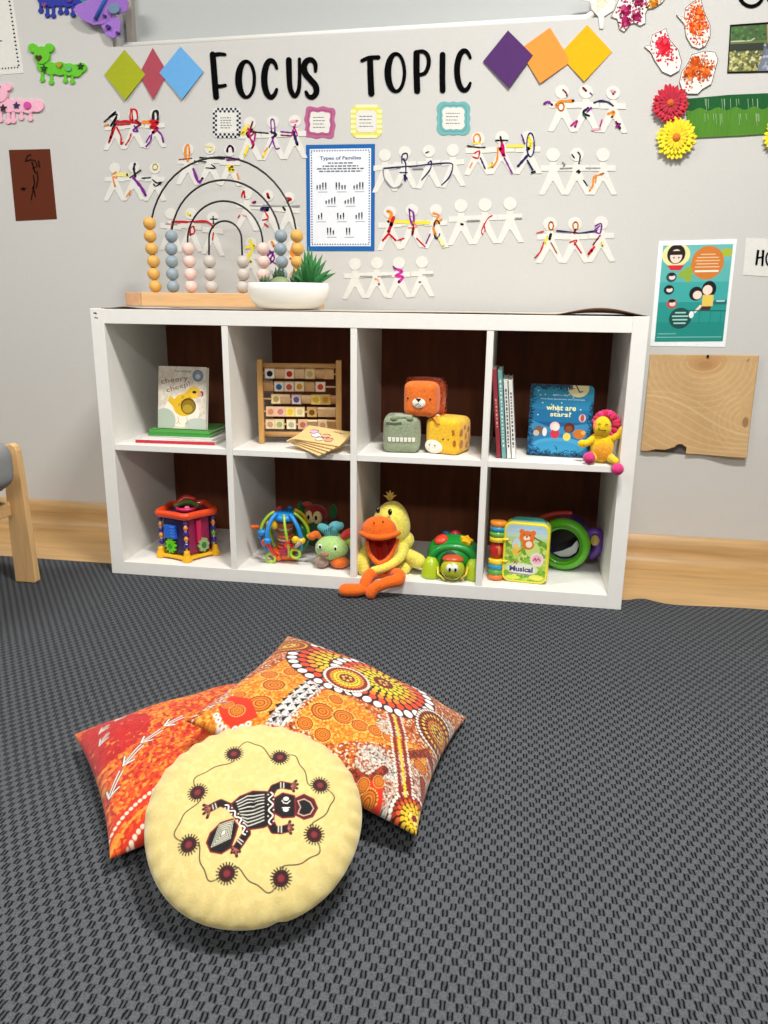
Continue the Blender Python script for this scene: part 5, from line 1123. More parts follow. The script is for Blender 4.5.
# giraffe: front face with white muzzle, right face with spots
q = B()
fx = lambda u, v, d=0.0: (s/2+s*.035*cos(pi/2*min(1, abs(u)*2/s))*cos(pi/2*min(1, abs(v-s/2)*2/s))+d, u, v)
q = B(); mu = plush('f0e8d8'); q.ell((-.020, -s/2+.001, .021), (.028, .0075, .020), mu); q.build('muzzle', tg)
q = B(); q.disc(-.03, .026, .0022, ink('4a3424'), lambda u, v, d=0: (u, -s/2-.0092, v), 0, n=10); q.disc(-.014, .025, .0022, ink('4a3424'), lambda u, v, d=0: (u, -s/2-.0092, v), 0, n=10)
q.ell((.008, -s/2-.003, .043), .0024, EYE, nu=10, nv=8); q.ell((.022, -s/2-.0018, .043), .0022, EYE, nu=10, nv=8); q.build('eye', tg)
q = B(); sp_ = plush('b4641c')
for u, v, r, r2 in ((.034, .062, .006, .008), (.040, .034, .005, .009)):
    q.disc(u, v, r, sp_, lambda a_, b_, d=0: (a_, -s/2-.0016, b_), 0, ry=r2)
q2 = B()
for u, v, r, r2 in ((-.032, .062, .009, .009), (-.010, .074, .007, .006), (-.004, .050, .006, .009), (.016, .066, .009, .008), (-.030, .030, .010, .012), (.006, .024, .009, .010), (.028, .04, .008, .01)): q2.disc(u, v, r, sp_, fx, .0015, ry=r2)
q.build('spot', tg); q2.build('spot', tg)
q = B(); q.limb([(-.035, -.03, s+.002), (-.02, -.045, s-.001), (-.008, -.052, s-.012)], [.006, .008, .005], plush('d9932c'), flat=.5); q.build('ear', tg)
q = B(); q.limb([(-.052, -.02, s-.002), (-.04, -.035, s+.004), (-.02, -.03, s+.004)], [.005, .008, .006], plush('f0e4b8'), flat=.6); q.build('ear', tg)
ln = pk(425, 417, .06); s2 = .09
tl = pcube('orange plush lion cube resting on top of the two other plush cubes', ln.x-.010, .100, UZ+s*1.04, -.14, s2, plush('e8742a'), 0)
q = B(); mane = plush('c4501c'); q.rbox((.004, .018, s2/2+.002), (s2+.008, .06, s2+.008), .02, mane, n=14, puff=.004)
rnd = random.Random(3)
for k in range(420):
    f_ = rnd.choice((0, 1, 2)); a = rnd.uniform(-.5, .5); y = rnd.uniform(-.015, .048); L_ = rnd.uniform(.003, .006)
    if f_ == 0: p = Vector((a*(s2+.01), y, s2+.004)); d = Vector((rnd.uniform(-.4, .4), rnd.uniform(-.3, .3), 1))
    else: g = 1 if f_ == 1 else -1; p = Vector((g*(s2/2+.004)+.004, y, s2/2+a*s2)); d = Vector((g, rnd.uniform(-.3, .3), rnd.uniform(-.4, .4)))
    q.tube([p, p+d.normalized()*L_*.6, p+d.normalized()*L_], [.0016, .001, .0002], mane, 4)
q.build('mane', tl)
fr_ = F_(s2); q = B(); q.ell((0, -s2/2-.003, .036), (.0185, .006, .0135), plush('f4eadc')); q.build('muzzle', tl)
q = B(); q.prism([(-.008, .049), (.008, .049), (.0, .038)], mat('felt_black', '1c1614', .9), lambda u, v, d: (u, -s2/2-.0065-d, v), 0, .0025); q.build('nose', tl, .0008)
q = B(); q.stroke([(-.008, .030), (-.003, .033), (0, .037), (.003, .033), (.008, .030)], .0014, ink('1c1614'), lambda u, v, d: (u, -s2/2-.0098, v), 0); q.build('mouth', tl)
for g in (-1, 1): q = B(); q.ell((g*.031, -s2/2-.003, .048), .0024, EYE, nu=10, nv=8); q.build('eye', tl)

# top right cube: leaning books, star book, lion puppet
bk = [('tall red book, leftmost of the leaning books', .0, .0125, .234, '8e2c36', None), ('tall teal book between the red and the white books', .0140, .0125, .232, '6fa8a4', None), ('white book with a lettered spine beside the teal book', .0280, .011, .208, 'e6e8e2', None), ('white book, rightmost of the leaning books', .0402, .0115, .207, 'eceae4', None)]
bx0 = pk(496.5, 457, .05).x
for lb_, dx, t_, h_, c_, _ in bk:
    t = thing('book', lb_+' in the top right cube', 'book', (bx0+dx, .04, UZ+.0005), (0, -.098, 0), 'books leaning in the top right cube')
    cm_ = mat('cover_'+c_, c_, .45, coat=.15, noise=.05, nscale=30)
    q = B(); D_ = .165
    q.box((t_/2, .0007, h_/2), (t_, .0014, h_), cm_); q.box((.0007, D_/2, h_/2), (.0014, D_, h_), cm_); q.box((t_-.0007, D_/2, h_/2), (.0014, D_, h_), cm_); q.build('cover', t, .0005)
    B().box((t_/2, D_/2, h_/2), (t_-.0032, D_-.004, h_-.006), paper('efe9da')).build('pages', t)
    q = B(); rnd = random.Random(int(dx*1e4)+3); m_ = ink('e8a08c' if c_ == '8e2c36' else ('d8ece8' if c_ == '6fa8a4' else '55585c')); z = .03
    while z < h_-.03:
        l_ = rnd.uniform(.003, .010)
        if c_ == '8e2c36' and not (.08 < z < .16): z += l_; continue
        q.poly([(t_/2-.002, z), (t_/2+.002, z), (t_/2+.002, z+l_*.8), (t_/2-.002, z+l_*.8)], m_, FRONT, .0003); z += l_+.003
    q.build('spine_lettering', t)
s0 = pk(557, 456, .10)
def star_art(t):
    cv = Canvas(0, 0, .166, .196, 1450, '1f6f9a')
    for k in range(40): cv.line([(0, .196-k*.005), (.166, .196-k*.005)], .006, ['2f90b0', '2880aa', '2170a0', '1c5a8c', '184878'][min(4, k//7)])
    cv.disc(.125, .188, .027, 'e8dca0', ry=.024); cv.line([(.118, .196), (.128, .178), (.135, .18)], .003, '1c3444')
    cv.poly([(0, .10), (.06, .078), (.166, .095), (.166, 0), (0, 0)], '3a88b8'); cv.poly([(0, .075), (.08, .062), (.166, .07), (.166, 0), (0, 0)], '2c78ac'); cv.disc(.085, .03, .07, '4aa0c8', ry=.022); cv.disc(.08, .024, .06, '3a94c0', ry=.018)
    for a in range(16): cv.disc(random.uniform(.02, .15), random.uniform(.11, .185), .0018, 'c8e4ec')
    cv.text('what are', .083, .134, .015, 'f4efb0', .078, bold=.02); cv.text('stars?', .083, .116, .013, 'f4efb0', .055, bold=.02)
    cv.text('very first questions and answers', .085, .157, .0055, 'd8ecf4', .115); cv.text('lift-the-flap', .08, .168, .005, 'd8ecf4', .04)
    cv.disc(.07, .082, .013, 'f0c8c0'); cv.disc(.108, .08, .014, '5a2c1c'); cv.disc(.071, .062, .012, 'c8384c', ry=.013); cv.disc(.103, .055, .010, 'e8d060', ry=.011); cv.disc(.072, .08, .010, 'f4dcd4'); cv.disc(.107, .077, .009, '8a4c34')
    cv.disc(.028, .07, .012, '7a5c48'); cv.disc(.022, .062, .008, 'c8b4a0'); cv.disc(.044, .066, .006, 'e8e4dc', ry=.012); cv.disc(.135, .064, .016, 'c8742c', ry=.013); cv.disc(.145, .068, .006, 'e8a84c')
    cv.disc(.14, .108, .009, 'd8c4c0', ry=.011); cv.disc(.14, .108, .005, 'b85048', ry=.010)
    rnd_ = random.Random(2)
    for k in range(900):
        e = rnd_.random()
        if e < .3: x, y = abs(rnd_.gauss(0, .005)), rnd_.uniform(0, .196)
        elif e < .5: x, y = .166-abs(rnd_.gauss(0, .004)), rnd_.uniform(0, .15)
        elif e < .75: x, y = rnd_.uniform(0, .166), abs(rnd_.gauss(0, .006))
        else: x, y = rnd_.uniform(0, .11), .196-abs(rnd_.gauss(0, .005))
        cv.line([(x, y), (x+rnd_.uniform(-.008, .008), y+rnd_.uniform(-.008, .008))], .0018, rnd_.choice(['0c2434', '123448', '0a1c2c', '1c5a78']))
    R0_ = .012
    def msk(X, Y):
        dx = np.maximum(0, X-(.166-R0_)); dy = np.maximum(0, np.maximum(Y-(.196-R0_), R0_-Y)); return (dx**2+dy**2) < R0_**2
    print_sheet('printed_cover', cv, lambda X, Y: np.stack([X-.083, np.full_like(X, -.0092), Y*.97+.0002], 1), MATS['printed_cover'], t, msk)
t = thing('board_book', 'blue night-sky board book asking what stars are, in the top right cube', 'book', (s0.x+.002, .104, UZ+.0008), (-.09, 0, -.06))
R0_ = .013
def rr(w_, h_, r): return [(-w_/2, 0), (w_/2-r, 0)]+[(w_/2-r+r*sin(a), r-r*cos(a)) for a in (.3, .7, 1.1, pi/2)]+[(w_/2-r+r*cos(a), h_-r+r*sin(a)) for a in (0, .4, .8, 1.2, pi/2)]+[(-w_/2, h_)]
q = B(); q.prism(rr(.166, .191, R0_), mat('cover_dark_blue', '1c4a6a', .4), FRONT, -.0085, -.0065); q.prism(rr(.166, .191, R0_), MATS['cover_dark_blue'], FRONT, .0065, .0088); q.build('cover', t)
q = B(); q.prism(rr(.163, .189, R0_), paper('ece8dc'), FRONT, -.0064, .0064); q.build('pages', t); star_art(t)

lp_ = pk(600, 462, .03); LP = thing('plush_lion', 'small yellow plush lion with pink mane and pink feet, right of the star book', 'plush toy', (lp_.x+.004, .042, UZ), (0, 0, -.12))
YL = plush('e8c41c'); PK_ = plush('d83a7c'); DP = plush('c62a52')
q = B(); q.ell((0, .005, .042), (.030, .026, .044), YL, Ry(.05)); q.build('body', LP)
lab(B().ell((.002, -.012, .034), (.021, .014, .027), plush('e8a028')).build('belly', LP), 'orange belly')
q = B(); q.ell((-.004, -.008, .096), (.022, .020, .026), YL, fn=lambda p: (p.x*(1+.25*(p.z < 0)*(-p.z/.026)), p.y, p.z)); q.build('head', LP)
rnd = random.Random(8)
for k in range(16):
    a = -1.0+k*3.9/15; q = B(); cx, cz = .004+.026*cos(a), .100+.028*sin(a); q.ell((cx, .004+rnd.uniform(-.004, .006), cz), (.011, .009, .008), DP if k % 3 else PK_, Ry(-a)); q.build('mane', LP)
q = B(); q.tube([(-.014, -.027, .094), (-.006, -.029, .088), (.006, -.027, .090)], .0008, EYE, 6); q.build('mouth', LP)
for x in (-.012, .006): q = B(); q.tube([(x-.003, -.0265, .104), (x, -.0275, .106), (x+.003, -.0262, .104)], .0008, EYE, 6); q.build('eye', LP)
lab(B().ell((-.022, -.014, .098), (.006, .006, .014), plush('e88a5a')).build('cheek', LP), 'pink-orange cheek')
for pts in ([(-.02, 0, .066), (-.038, -.012, .052), (-.052, -.016, .050)], [(.022, 0, .064), (.038, -.004, .076), (.046, -.006, .090)]): q = B(); q.limb(pts, [.010, .009, .010], YL); q.build('arm', LP)
for fx_, fz, y_ in ((-.030, .013, -.034), (.042, -.006, -.063)):
    q = B(); q.limb([(fx_*.5, -.005, .016), (fx_*.85, y_*.7, .014)], [.012, .009], YL); q.build('leg', LP)
    q = B(); q.ell((fx_, y_, fz+.004), .0155, PK_, nu=16, nv=12); q.build('foot', LP)

# bottom left cube: five-sided activity cube
AC = thing('activity_cube', 'plastic activity cube with orange-red top ring, blue and green panels', 'activity toy', (.196, .114, LZ), (0, 0, -.06)); AC.scale = (.83, .83, .97)
ORR = plastic('ea4a1c'); YEL = plastic('f0b418'); PUR = plastic('3c2480'); ra = .104; a0_ = -pi/2+.40
A5 = [a0_+2*pi*k/5 for k in range(5)]; V5 = [(ra*cos(a), ra*sin(a)) for a in A5]; HT = .142
def pent(r, sm=.35):
    out = []
    for k in range(5):
        a = A5[k]
        for d in (-.13, -.05, .05, .13): out.append((r*cos(a+d)*(1-.35*abs(d)), r*sin(a+d)*(1-.35*abs(d))))
        am = a+pi/5
        for d in (-.25, 0, .25): out.append((r*.805/cos(d)*cos(am+d), r*.805/cos(d)*sin(am+d)))
    return out
q = B(); q.tube([(x, y, HT) for x, y in pent(ra*1.0)], .0115, ORR, 12, closed=True); q.build('top_ring', AC)
q = B(); q.prism(pent(ra*.94), mat('clear_purple', '4a2a5a', .3), FLAT, HT-.009, HT-.003); q.build('top_plate', AC)
q = B(); q.tube([(.035*cos(t*.3), .035*sin(t*.3), HT+.006) for t in range(21)], .006, plastic('c81e50'), 8, closed=True); q.build('top_ring_toy', AC)
q = B(); q.limb([(-.04, -.01, HT+.012), (0, .01, HT+.022), (.04, .005, HT+.013)], [.006, .009, .006], plastic('4c7c2a')); q.build('top_toy', AC)
q = B(); q.limb([(-.055, .03, HT+.008), (-.03, .05, HT+.024), (.0, .06, HT+.02)], [.009, .011, .008], plastic('d82c2a')); q.build('top_toy', AC)
q = B(); q.ell((.012, -.02, HT+.010), (.011, .008, .007), plastic('e868a8')); q.build('top_toy', AC)
q = B(); q.prism(pent(ra*1.02), YEL, FLAT, .004, .013); q.tube([(x, y, .010) for x, y in pent(ra*1.02)], .006, YEL, 8, closed=True); q.build('base_plate', AC)
for k, (x, y) in enumerate(V5):
    q = B(); q.lathe([(.017, 0), (.019, .006), (.015, .014), (.010, .028), (.010, .034)], YEL, (x*.97, y*.97, 0), seg=18); q.build('foot', AC)
    q = B(); q.tube([(x*.93, y*.93, .03), (x*.93, y*.93, HT-.004)], .0045, mat('clear_post', 'd8d4c8', .2, coat=.4), 10); q.build('post', AC)
    for j, (z, c_, r) in enumerate(((.050, '38207c', .011), (.071, 'e8942c', .0085), (.088, '38207c', .010), (.105, 'e8842c', .0085), (.122, '4a3088', .009))):
        if j == 1 and k % 2: c_ = '68b02c'
        q = B(); q.lathe([(.004, -r*.8), (r*.8, -r*.55), (r, 0), (r*.8, r*.55), (.004, r*.8)], plastic(c_), (x*.93, y*.93, z), seg=14); q.build('bead', AC)
pan = [('4a2a78', [('blue', 0)]), ('b01850', []), ('3a2470', []), ('c83c1c', []), ('3c6a2a', [])]
for k in range(5):
    a, b_ = Vector((*V5[k-1], 0)), Vector((*V5[k], 0)); m_ = (a+b_)/2*.86; d = (b_-a).normalized(); n_ = Vector((d.y, -d.x, 0))
    if n_.dot(m_) < 0: n_ = -n_
    fr_ = lambda u, v, e=0.0, m_=m_, d=d, n_=n_: tuple(m_+d*u+n_*e+Vector((0, 0, v)))
    q = B(); q.prism([(-.042, .018), (.042, .018), (.042, HT-.01), (-.042, HT-.01)], mat('panel_%d' % k, ['3a2a5c', '8c1648', '3a2470', 'a83c1c', '3c5a2a'][k], .35), fr_, -.003, 0); pn = q.build('panel', AC)
    if k == 0:
        q = B(); q.prism([(-.036, .066), (.014, .066), (.014, .108), (-.036, .108)], plastic('2468d8'), fr_, .0, .014)
        q.build('blue_block', AC, .002)
        q = B()
        for j in range(4): q.stroke([(-.010, .072+j*.010), (-.003, .078+j*.009), (.004, .072+j*.010), (.011, .078+j*.009)], .0022, plastic('5c94ec'), fr_, .0155, .013)
        q.build('relief', AC)
        q = B(); g = []
        for t in range(40): r = .021+.003*(1 if t % 4 < 2 else -1); g.append((-.012+r*cos(t*pi/20), .042+r*sin(t*pi/20)))
        q.prism(g, plastic('68cc14'), fr_, .004, .013); q.disc(-.012, .042, .008, plastic('3c9a10'), fr_, .016, d0=.013); q.build('gear', AC)
    if k == 1:
        q = B(); q.prism([(-.014, .05), (.006, .05), (.006, .122), (-.014, .122)], plastic('c81c54'), fr_, 0, .010); q.build('slider', AC, .003)
        q = B(); g = []
        for t in range(48): r = .021+.002*(1 if t % 6 < 3 else -1); g.append((.010+r*cos(t*pi/24), .042+r*sin(t*pi/24)))
        q.prism(g, plastic('8cb06c'), fr_, .004, .014); q.disc(.010, .042, .009, plastic('3c6a3c'), fr_, .017, d0=.013); q.build('gear', AC)

# second bottom cube: activity ball, green plush, monkey behind
c0 = pk(285, 540, .11); BR0 = .074
BL_ = thing('activity_ball', 'see-through activity ball of coloured plastic arcs, second cube of the bottom row', 'activity toy', (c0.x, .112, LZ+BR0+.012), (.12, .05, 0))
SKY = plastic('1e8ad8'); LIM = plastic('a4cc2c'); ORG = plastic('e8641c'); YL2 = plastic('ecc41c'); RDP = plastic('d8242c'); TEA = plastic('3a9ab0'); GRN = plastic('1c7a3a')
q = B(); q.lathe([(.0, .066), (.028, .064), (.036, .056), (.036, .048), (.026, .046), (0, .046)], SKY, seg=32); q.build('top_cap', BL_)
q = B(); q.lathe([(0, -.078), (.030, -.078), (.040, -.068), (.038, -.056), (.024, -.052), (0, -.052)], ORG, seg=24); q.build('bottom_cap', BL_)
for g in range(5):
    a = g*2*pi/5-.6; q = B(); q.ell((.036*cos(a), .036*sin(a), -.068), (.012, .012, .010), ORG); q.build('cap_lobe', BL_)
arcs_ = [(-2.75, LIM, SKY, .0045), (-2.2, SKY, RDP, .0062), (-1.35, LIM, LIM, .004), (-.75, SKY, TEA, .0062), (-.2, LIM, GRN, .0045), (.6, YL2, ORG, .005), (1.4, SKY, SKY, .005), (2.3, RDP, LIM, .005)]
for k, (a, m1, m2, r) in enumerate(arcs_):
    def pp(t): e = 1.15-2.35*t; R_ = BR0*(1.0-.10*sin(pi*t)*(k == 2)); return (R_*cos(e)*cos(a+.35*t), R_*cos(e)*sin(a+.35*t), R_*sin(e))
    q = B(); q.tube([pp(t/16*.5) for t in range(17)], r, m1, 10); q.build('arc', BL_)
    q = B(); q.tube([pp(.5+t/16*.5) for t in range(17)], r*.9, m2, 10); q.build('arc', BL_)
    q = B(); q.ell(pp(.5), (r*1.9, r*1.9, r*1.7), [SKY, SKY, RDP, YL2, YL2, ORG, TEA, LIM][k]); q.build('knob', BL_)
q = B(); q.lathe([(.017, -.05), (.019, -.02), (.018, .02), (.020, .046)], mat('clear_tube', 'a89a98', .15, coat=.5), seg=20); q.build('tube', BL_)
for k in range(8): q = B(); q.lathe([(.016, -.003), (.0235, -.002), (.0235, .002), (.016, .003)], [ORG, plastic('8c4a30'), plastic('c8a080')][k % 3], (0, 0, -.042+k*.0115), seg=20); q.build('ring', BL_)
for p, r, m_ in (((-.038, -.02, .030), (.014, .010, .012), YL2), ((-.024, -.024, .030), (.010, .008, .014), YL2), ((.022, -.03, -.034), (.020, .012, .010), RDP), ((.008, -.04, -.044), (.014, .01, .010), plastic('b82860')), ((.045, -.045, .0), (.012, .010, .012), YL2), ((-.056, -.045, .012), (.013, .011, .010), SKY), ((-.048, -.045, -.018), (.010, .009, .013), plastic('e8502c')), ((.045, .02, -.005), (.022, .016, .03), GRN)):
    q = B(); q.ell(p, r, m_); q.build('charm', BL_)
for cx, cz, m_ in ((-.030, -.076, LIM), (.046, -.052, LIM)):
    q = B(); q.tube([(cx+.014*cos(t*.35), -.05, cz+.010+.014*sin(t*.35)) for t in range(18)], .0042, m_, 8, closed=True); q.build('loop', BL_)
q = B(); q.tube([(.044, -.05, -.022), (.062, -.058, -.002)], .006, mat('clear_tube', 'a89a98', .15), 10); q.build('rattle', BL_)
q = B(); q.limb([(-.074, -.03, .022), (-.086, -.04, .024)], [.005, .006], ORG); q.build('peg', BL_)

g0 = pk(331, 566, .07)
GP = thing('plush_caterpillar', 'light green plush creature with teal ears and an orange foot, right of the activity ball', 'plush toy', (g0.x, .082, LZ), (0, 0, .1))
LG = plush('a9cc7e'); TP = plush('9c8478'); ORP = plush('dc6a24'); TL = plush('5aa4ac'); RP = plush('d83c30')
q = B(); q.ell((0, 0, .058), (.049, .040, .037), LG, Ry(-.06), 28, 20); q.build('head', GP)
q = B(); q.ell((.006, .045, .05), (.040, .045, .036), plush('8cb86a')); q.build('body', GP)
for x, m_, r in ((-.028, TP, (.023, .026, .019)), (.024, ORP, (.028, .026, .018))): q = B(); q.ell((x, -.012, r[2]), r, m_); lab(q.build('foot', GP), 'taupe foot' if m_ == TP else 'orange foot')
q = B(); q.ell((-.016, -.039, .048), (.013, .007, .008), plush('a87a68')); q.build('nose', GP)
for x, z in ((-.030, .070), (.014, .066)):
    q = B(); q.ell((x, -.0345, z), (.0065, .003, .0085), EYEW); e_ = q.build('eye', GP); q = B(); q.ell((x+.001, -.0375, z), (.0035, .0018, .005), EYE); q.build('pupil', e_)
for pts, rs, m_ in (([(-.034, .0, .085), (-.044, -.004, .098), (-.056, -.008, .092)], [.006, .010, .012], ORP), ([(.03, 0, .084), (.040, -.002, .100), (.054, 0, .106)], [.008, .010, .012], RP), ([(-.010, .005, .092), (-.016, .0, .110), (-.030, 0, .118)], [.010, .014, .012], TL), ([(.004, .008, .092), (.008, .002, .118), (.024, 0, .124)], [.012, .018, .012], TL), ([(.036, .01, .072), (.056, -.002, .078), (.062, -.008, .064)], [.008, .012, .010], plush('a8b83c'))):
    q = B(); q.limb(pts, rs, m_); q.build('ear', GP)
q = B()
for k in range(5): q.tube([(-.020+.006*k, -.0135, .106+.003*k), (-.018+.006*k, -.015, .116+.003*k)], .001, mat('felt_stripe', '1c3a48', .9), 5)
q.build('stripe', GP)
m0 = pk(315, 512, .26)
MK = thing('plush_monkey', 'dark red plush toy with a cream face and black eyes, behind the light green one', 'plush toy', (m0.x+.004, .255, LZ), (0, 0, -.1)); MK.scale = (.86, .86, .84)
q = B(); q.ell((0, .01, .055), (.052, .045, .058), plush('2f5a34')); q.build('body', MK)
q = B(); q.ell((0, 0, .128), (.042, .036, .036), plush('8c1e1c')); q.build('head', MK)
for x in (-.013, .014): q = B(); q.ell((x, -.026, .122), (.019, .014, .025), plush('e0c88c')); q.build('face', MK)
for x in (-.014, .015): q = B(); q.ell((x, -.040, .124), (.005, .003, .009), EYE); q.build('eye', MK)
for x in (-.058, .058): q = B(); q.ell((x*1.08, .012, .138), (.013, .012, .030), plush('1f5a2c')); lab(q.build('ear', MK), 'green ear')
q = B(); q.ell((-.03, -.01, .165), (.018, .012, .010), plush('b8402c')); q.build('tuft', MK)

# third bottom cube: duck and turtle
dk = thing('plush_duck', 'yellow plush duck with open orange beak, legs hanging over the shelf front', 'plush toy', (pk(386, 570, .06).x, .085, LZ))
DY = plush('ecdf62', 'duck_yellow'); DO = plush('ee6a1a', 'duck_orange'); DR_ = plush('b8200e', 'duck_mouth'); k_ = 1/372
def D(px, py, y=0.0): return tuple(at(px, py, .085+y)-dk.location)
q = B(); q.ell(D(393, 556, .03), (.062, .058, .060), DY, nu=28, nv=18); q.build('body', dk)
q = B(); q.ell(D(391, 524, .015), (.056, .056, .068), DY, Ry(.1), 32, 22, fn=lambda p: (p.x*(1-.15*p.z/.068), p.y, p.z)); q.build('head', dk)
q = B(); q.ell(D(399, 540, .025), (.045, .04, .034), DY); q.build('neck', dk)
for k, (dx, dy) in enumerate(((-4, -7), (0, -9), (4, -7), (7, -4), (-7, -3), (2, -6))):
    q = B(); b0 = Vector(D(390, 500, .01)); q.tube([b0, b0+Vector((dx*.5*k_, 0, -dy*.7*k_+.004)), b0+Vector((dx*k_, -.004, -dy*k_+.006))], [.005, .0035, .0005], mat('duck_tuft', 'c8a850', .9), 6); q.build('tuft', dk)
# upper beak: broad dome with a drooping front edge
def beak(p): 
    t = max(0, -p.z/.03); return (p.x*(1+.32*t), p.y-.012*t, max(p.z, -.020))
q = B(); q.ell(D(379, 530, -.055), (.050, .034, .040), DO, Ry(-.05), 30, 20, fn=lambda p: (p.x*(1+.30*max(0, -p.z)/.04)*(1.0), p.y*(1+.25*max(0, -p.z)/.04), max(p.z, -.016+.004*cos(p.x*50)))); q.build('upper_beak', dk)
q = B(); q.limb([D(361, 533, -.072), D(372, 537, -.086), D(386, 537, -.086), D(399, 533, -.070)], [.006, .0085, .0085, .006], DO); q.build('beak_edge', dk)
q = B(); q.add([D(364, 534, -.060), D(374, 536, -.045), D(386, 536, -.045), D(399, 533, -.055), D(394, 551, -.045), D(388, 560, -.055), D(377, 561, -.057), D(369, 551, -.050), D(379, 546, -.022), D(387, 545, -.022)],
              [(0, 1, 8, 7), (1, 2, 9, 8), (2, 3, 4, 9), (7, 8, 6), (8, 9, 5, 6), (9, 4, 5)], DR_, True); q.build('mouth_lining', dk, sub=2)
q = B(); q.limb([D(367, 541, -.058), D(370, 554, -.066), D(378, 563, -.075), D(386, 561, -.073), D(393, 552, -.064), D(398, 540, -.058)], [.004, .006, .0075, .0075, .006, .004], DO); q.build('lower_beak', dk)
for a, b_ in ((372, 541), (384, 541)): q = B(); q.limb([D(a, 541, -.048), D(a+3, 558, -.060)], [.006, .005], plush('9c1c10')); q.build('mouth_fold', dk)
for px, py in ((377, 510), (390, 512)):
    q = B(); q.ell(D(px+(1 if px < 380 else 0), py, -.034 if px < 380 else -.044), (.0062, .004, .0095), EYE); e_ = q.build('eye', dk); q = B(); q.ell(D(px+.8, py-1.2, -.0495 if px > 380 else -.039), .0014, EYEW, nu=8, nv=6); q.build('glint', e_)
for px, py in ((374, 523), (383, 522)): q = B(); q.ell(D(px, py, -.087), (.0022, .0015, .0045), ink('8c3408')); q.build('nostril', dk)
q = B(); q.limb([D(403, 548, -.01), D(399, 558, -.05), D(386, 567, -.078), D(374, 571, -.080)], [.017, .015, .013, .013], DY); q.build('wing', dk)
q = B(); q.limb([D(402, 552, .02), D(411, 557, -.005), D(418, 561, -.02)], [.016, .021, .022], DY); q.build('wing', dk)
q = B(); q.limb([D(369, 548, -.01), D(363, 558, -.045), D(364, 569, -.055)], [.016, .020, .019], DY); q.build('wing', dk)
q = B(); q.limb([D(386, 574, -.01), D(402, 570, -.025), D(408, 566, -.01)], [.016, .017, .014], DY); q.build('tail', dk)
q = B(); q.limb([D(384, 573, -.050), D(371, 574, -.088), D(366, 581, -.112), D(365, 588, -.120)], [.016, .0165, .0165, .016], DO); lab(q.build('leg', dk), 'orange leg')
q = B(); q.limb([D(364, 589, -.122), D(355, 590, -.130), D(346, 590, -.134)], [.018, .021, .021], DO, flat=.85); q.build('foot', dk)
q = B(); q.limb([D(386, 574, -.045), D(398, 574, -.085), D(398, 580, -.106), D(386, 583, -.122), D(376, 588, -.130)], [.014, .0165, .018, .0165, .015], DO); lab(q.build('leg', dk), 'orange leg')
q = B(); q.limb([D(378, 585, -.130), D(373, 590, -.134), D(371, 593.5, -.136)], [.015, .0165, .0155], DO); q.build('foot', dk)

t0 = pk(450, 574, .09); TU = thing('toy_turtle', 'green plastic turtle toy with a smiling yellow-green head, right of the duck', 'toy', (t0.x+.006, .112, LZ), (0, 0, .06))
SG = plastic('128a34'); LG2 = plastic('acc41e')
q = B(); q.ell((0, .0, .056), (.075, .068, .056), SG, nu=32, nv=20, fn=lambda p: (p.x, p.y, max(p.z, -.022))); q.build('shell', TU)
q = B(); q.tube([(.052*cos(pi*t/16)*1.12, -.050, .052+.046*sin(pi*t/16)*.8) for t in range(-1, 18)], .0120, SG, 12); q.build('shell_rim', TU)
q = B(); q.ell((-.004, -.050, .052), (.036, .02, .034), mat('dark_inside', '16301c', .6)); q.build('neck_opening', TU)
for g, x in ((-1, -.058), (1, .056)):
    q = B(); q.lathe([(.028, 0), (.0275, .012), (.022, .040), (.011, .058), (0, .061)], LG2, (x*1.05, -.056, 0), seg=22); q.build('foot', TU)
q = B(); q.ell((0, -.080, .033), (.034, .030, .032), plastic('b0b828'), nu=26, nv=18); hd = q.build('head', TU)
q = B(); q.ell((0, -.074, .061), (.030, .022, .012), plastic('c8502c')); q.build('cap', TU)
for x in (-.0085, .0075):
    q = B(); q.ell((x, -.105, .044), (.0088, .006, .0115), EYEW); e_ = q.build('eye', TU); q = B(); q.ell((x+.001, -.1105, .042), (.0035, .002, .0055), EYE); q.build('pupil', e_)
q = B(); q.tube([(-.020, -.102, .022), (-.008, -.107, .015), (.006, -.107, .015), (.020, -.101, .023)], .0009, mat('dark_line', '3a3a10', .6), 6); q.build('mouth', TU)
q = B(); q.tube([(-.042, -.075, .036), (-.040, -.088, .020), (-.02, -.094, .006)], .0035, plastic('d8cc4c'), 8); q.build('strap', TU)
q = B(); q.tube([(.042, -.075, .040), (.038, -.090, .022), (.022, -.094, .010)], .0035, plastic('d8b43c'), 8); q.build('strap', TU)
q = B(); q.lathe([(.019, 0), (.021, .006), (.015, .013), (0, .015)], plastic('e0442c'), (-.034, -.022, .096), Ry(-.35)@Rx(.3), 20); lab(q.build('button', TU), 'red round button')
q = B(T=Matrix.Translation((.034, -.028, .098))@Matrix.Rotation(.3, 4, 'Y')@Matrix.Rotation(.35, 4, 'X')); q.prism([((.021 if i % 2 == 0 else .013)*cos(i*pi/5+.3), (.021 if i % 2 == 0 else .013)*sin(i*pi/5+.3)) for i in range(10)], plastic('f0b81c'), FLAT, 0, .012); lab(q.build('button', TU, .002), 'yellow star button')
q = B(); q.lathe([(.016, 0), (.018, .006), (.0, .014)], plastic('a81c30'), (.004, .012, .108), seg=16); lab(q.build('button', TU), 'dark red button')
q = B(); q.lathe([(.012, 0), (.013, .006), (.0, .010)], plastic('2a5a9a'), (-.022, .022, .106), seg=16); lab(q.build('button', TU), 'blue button')

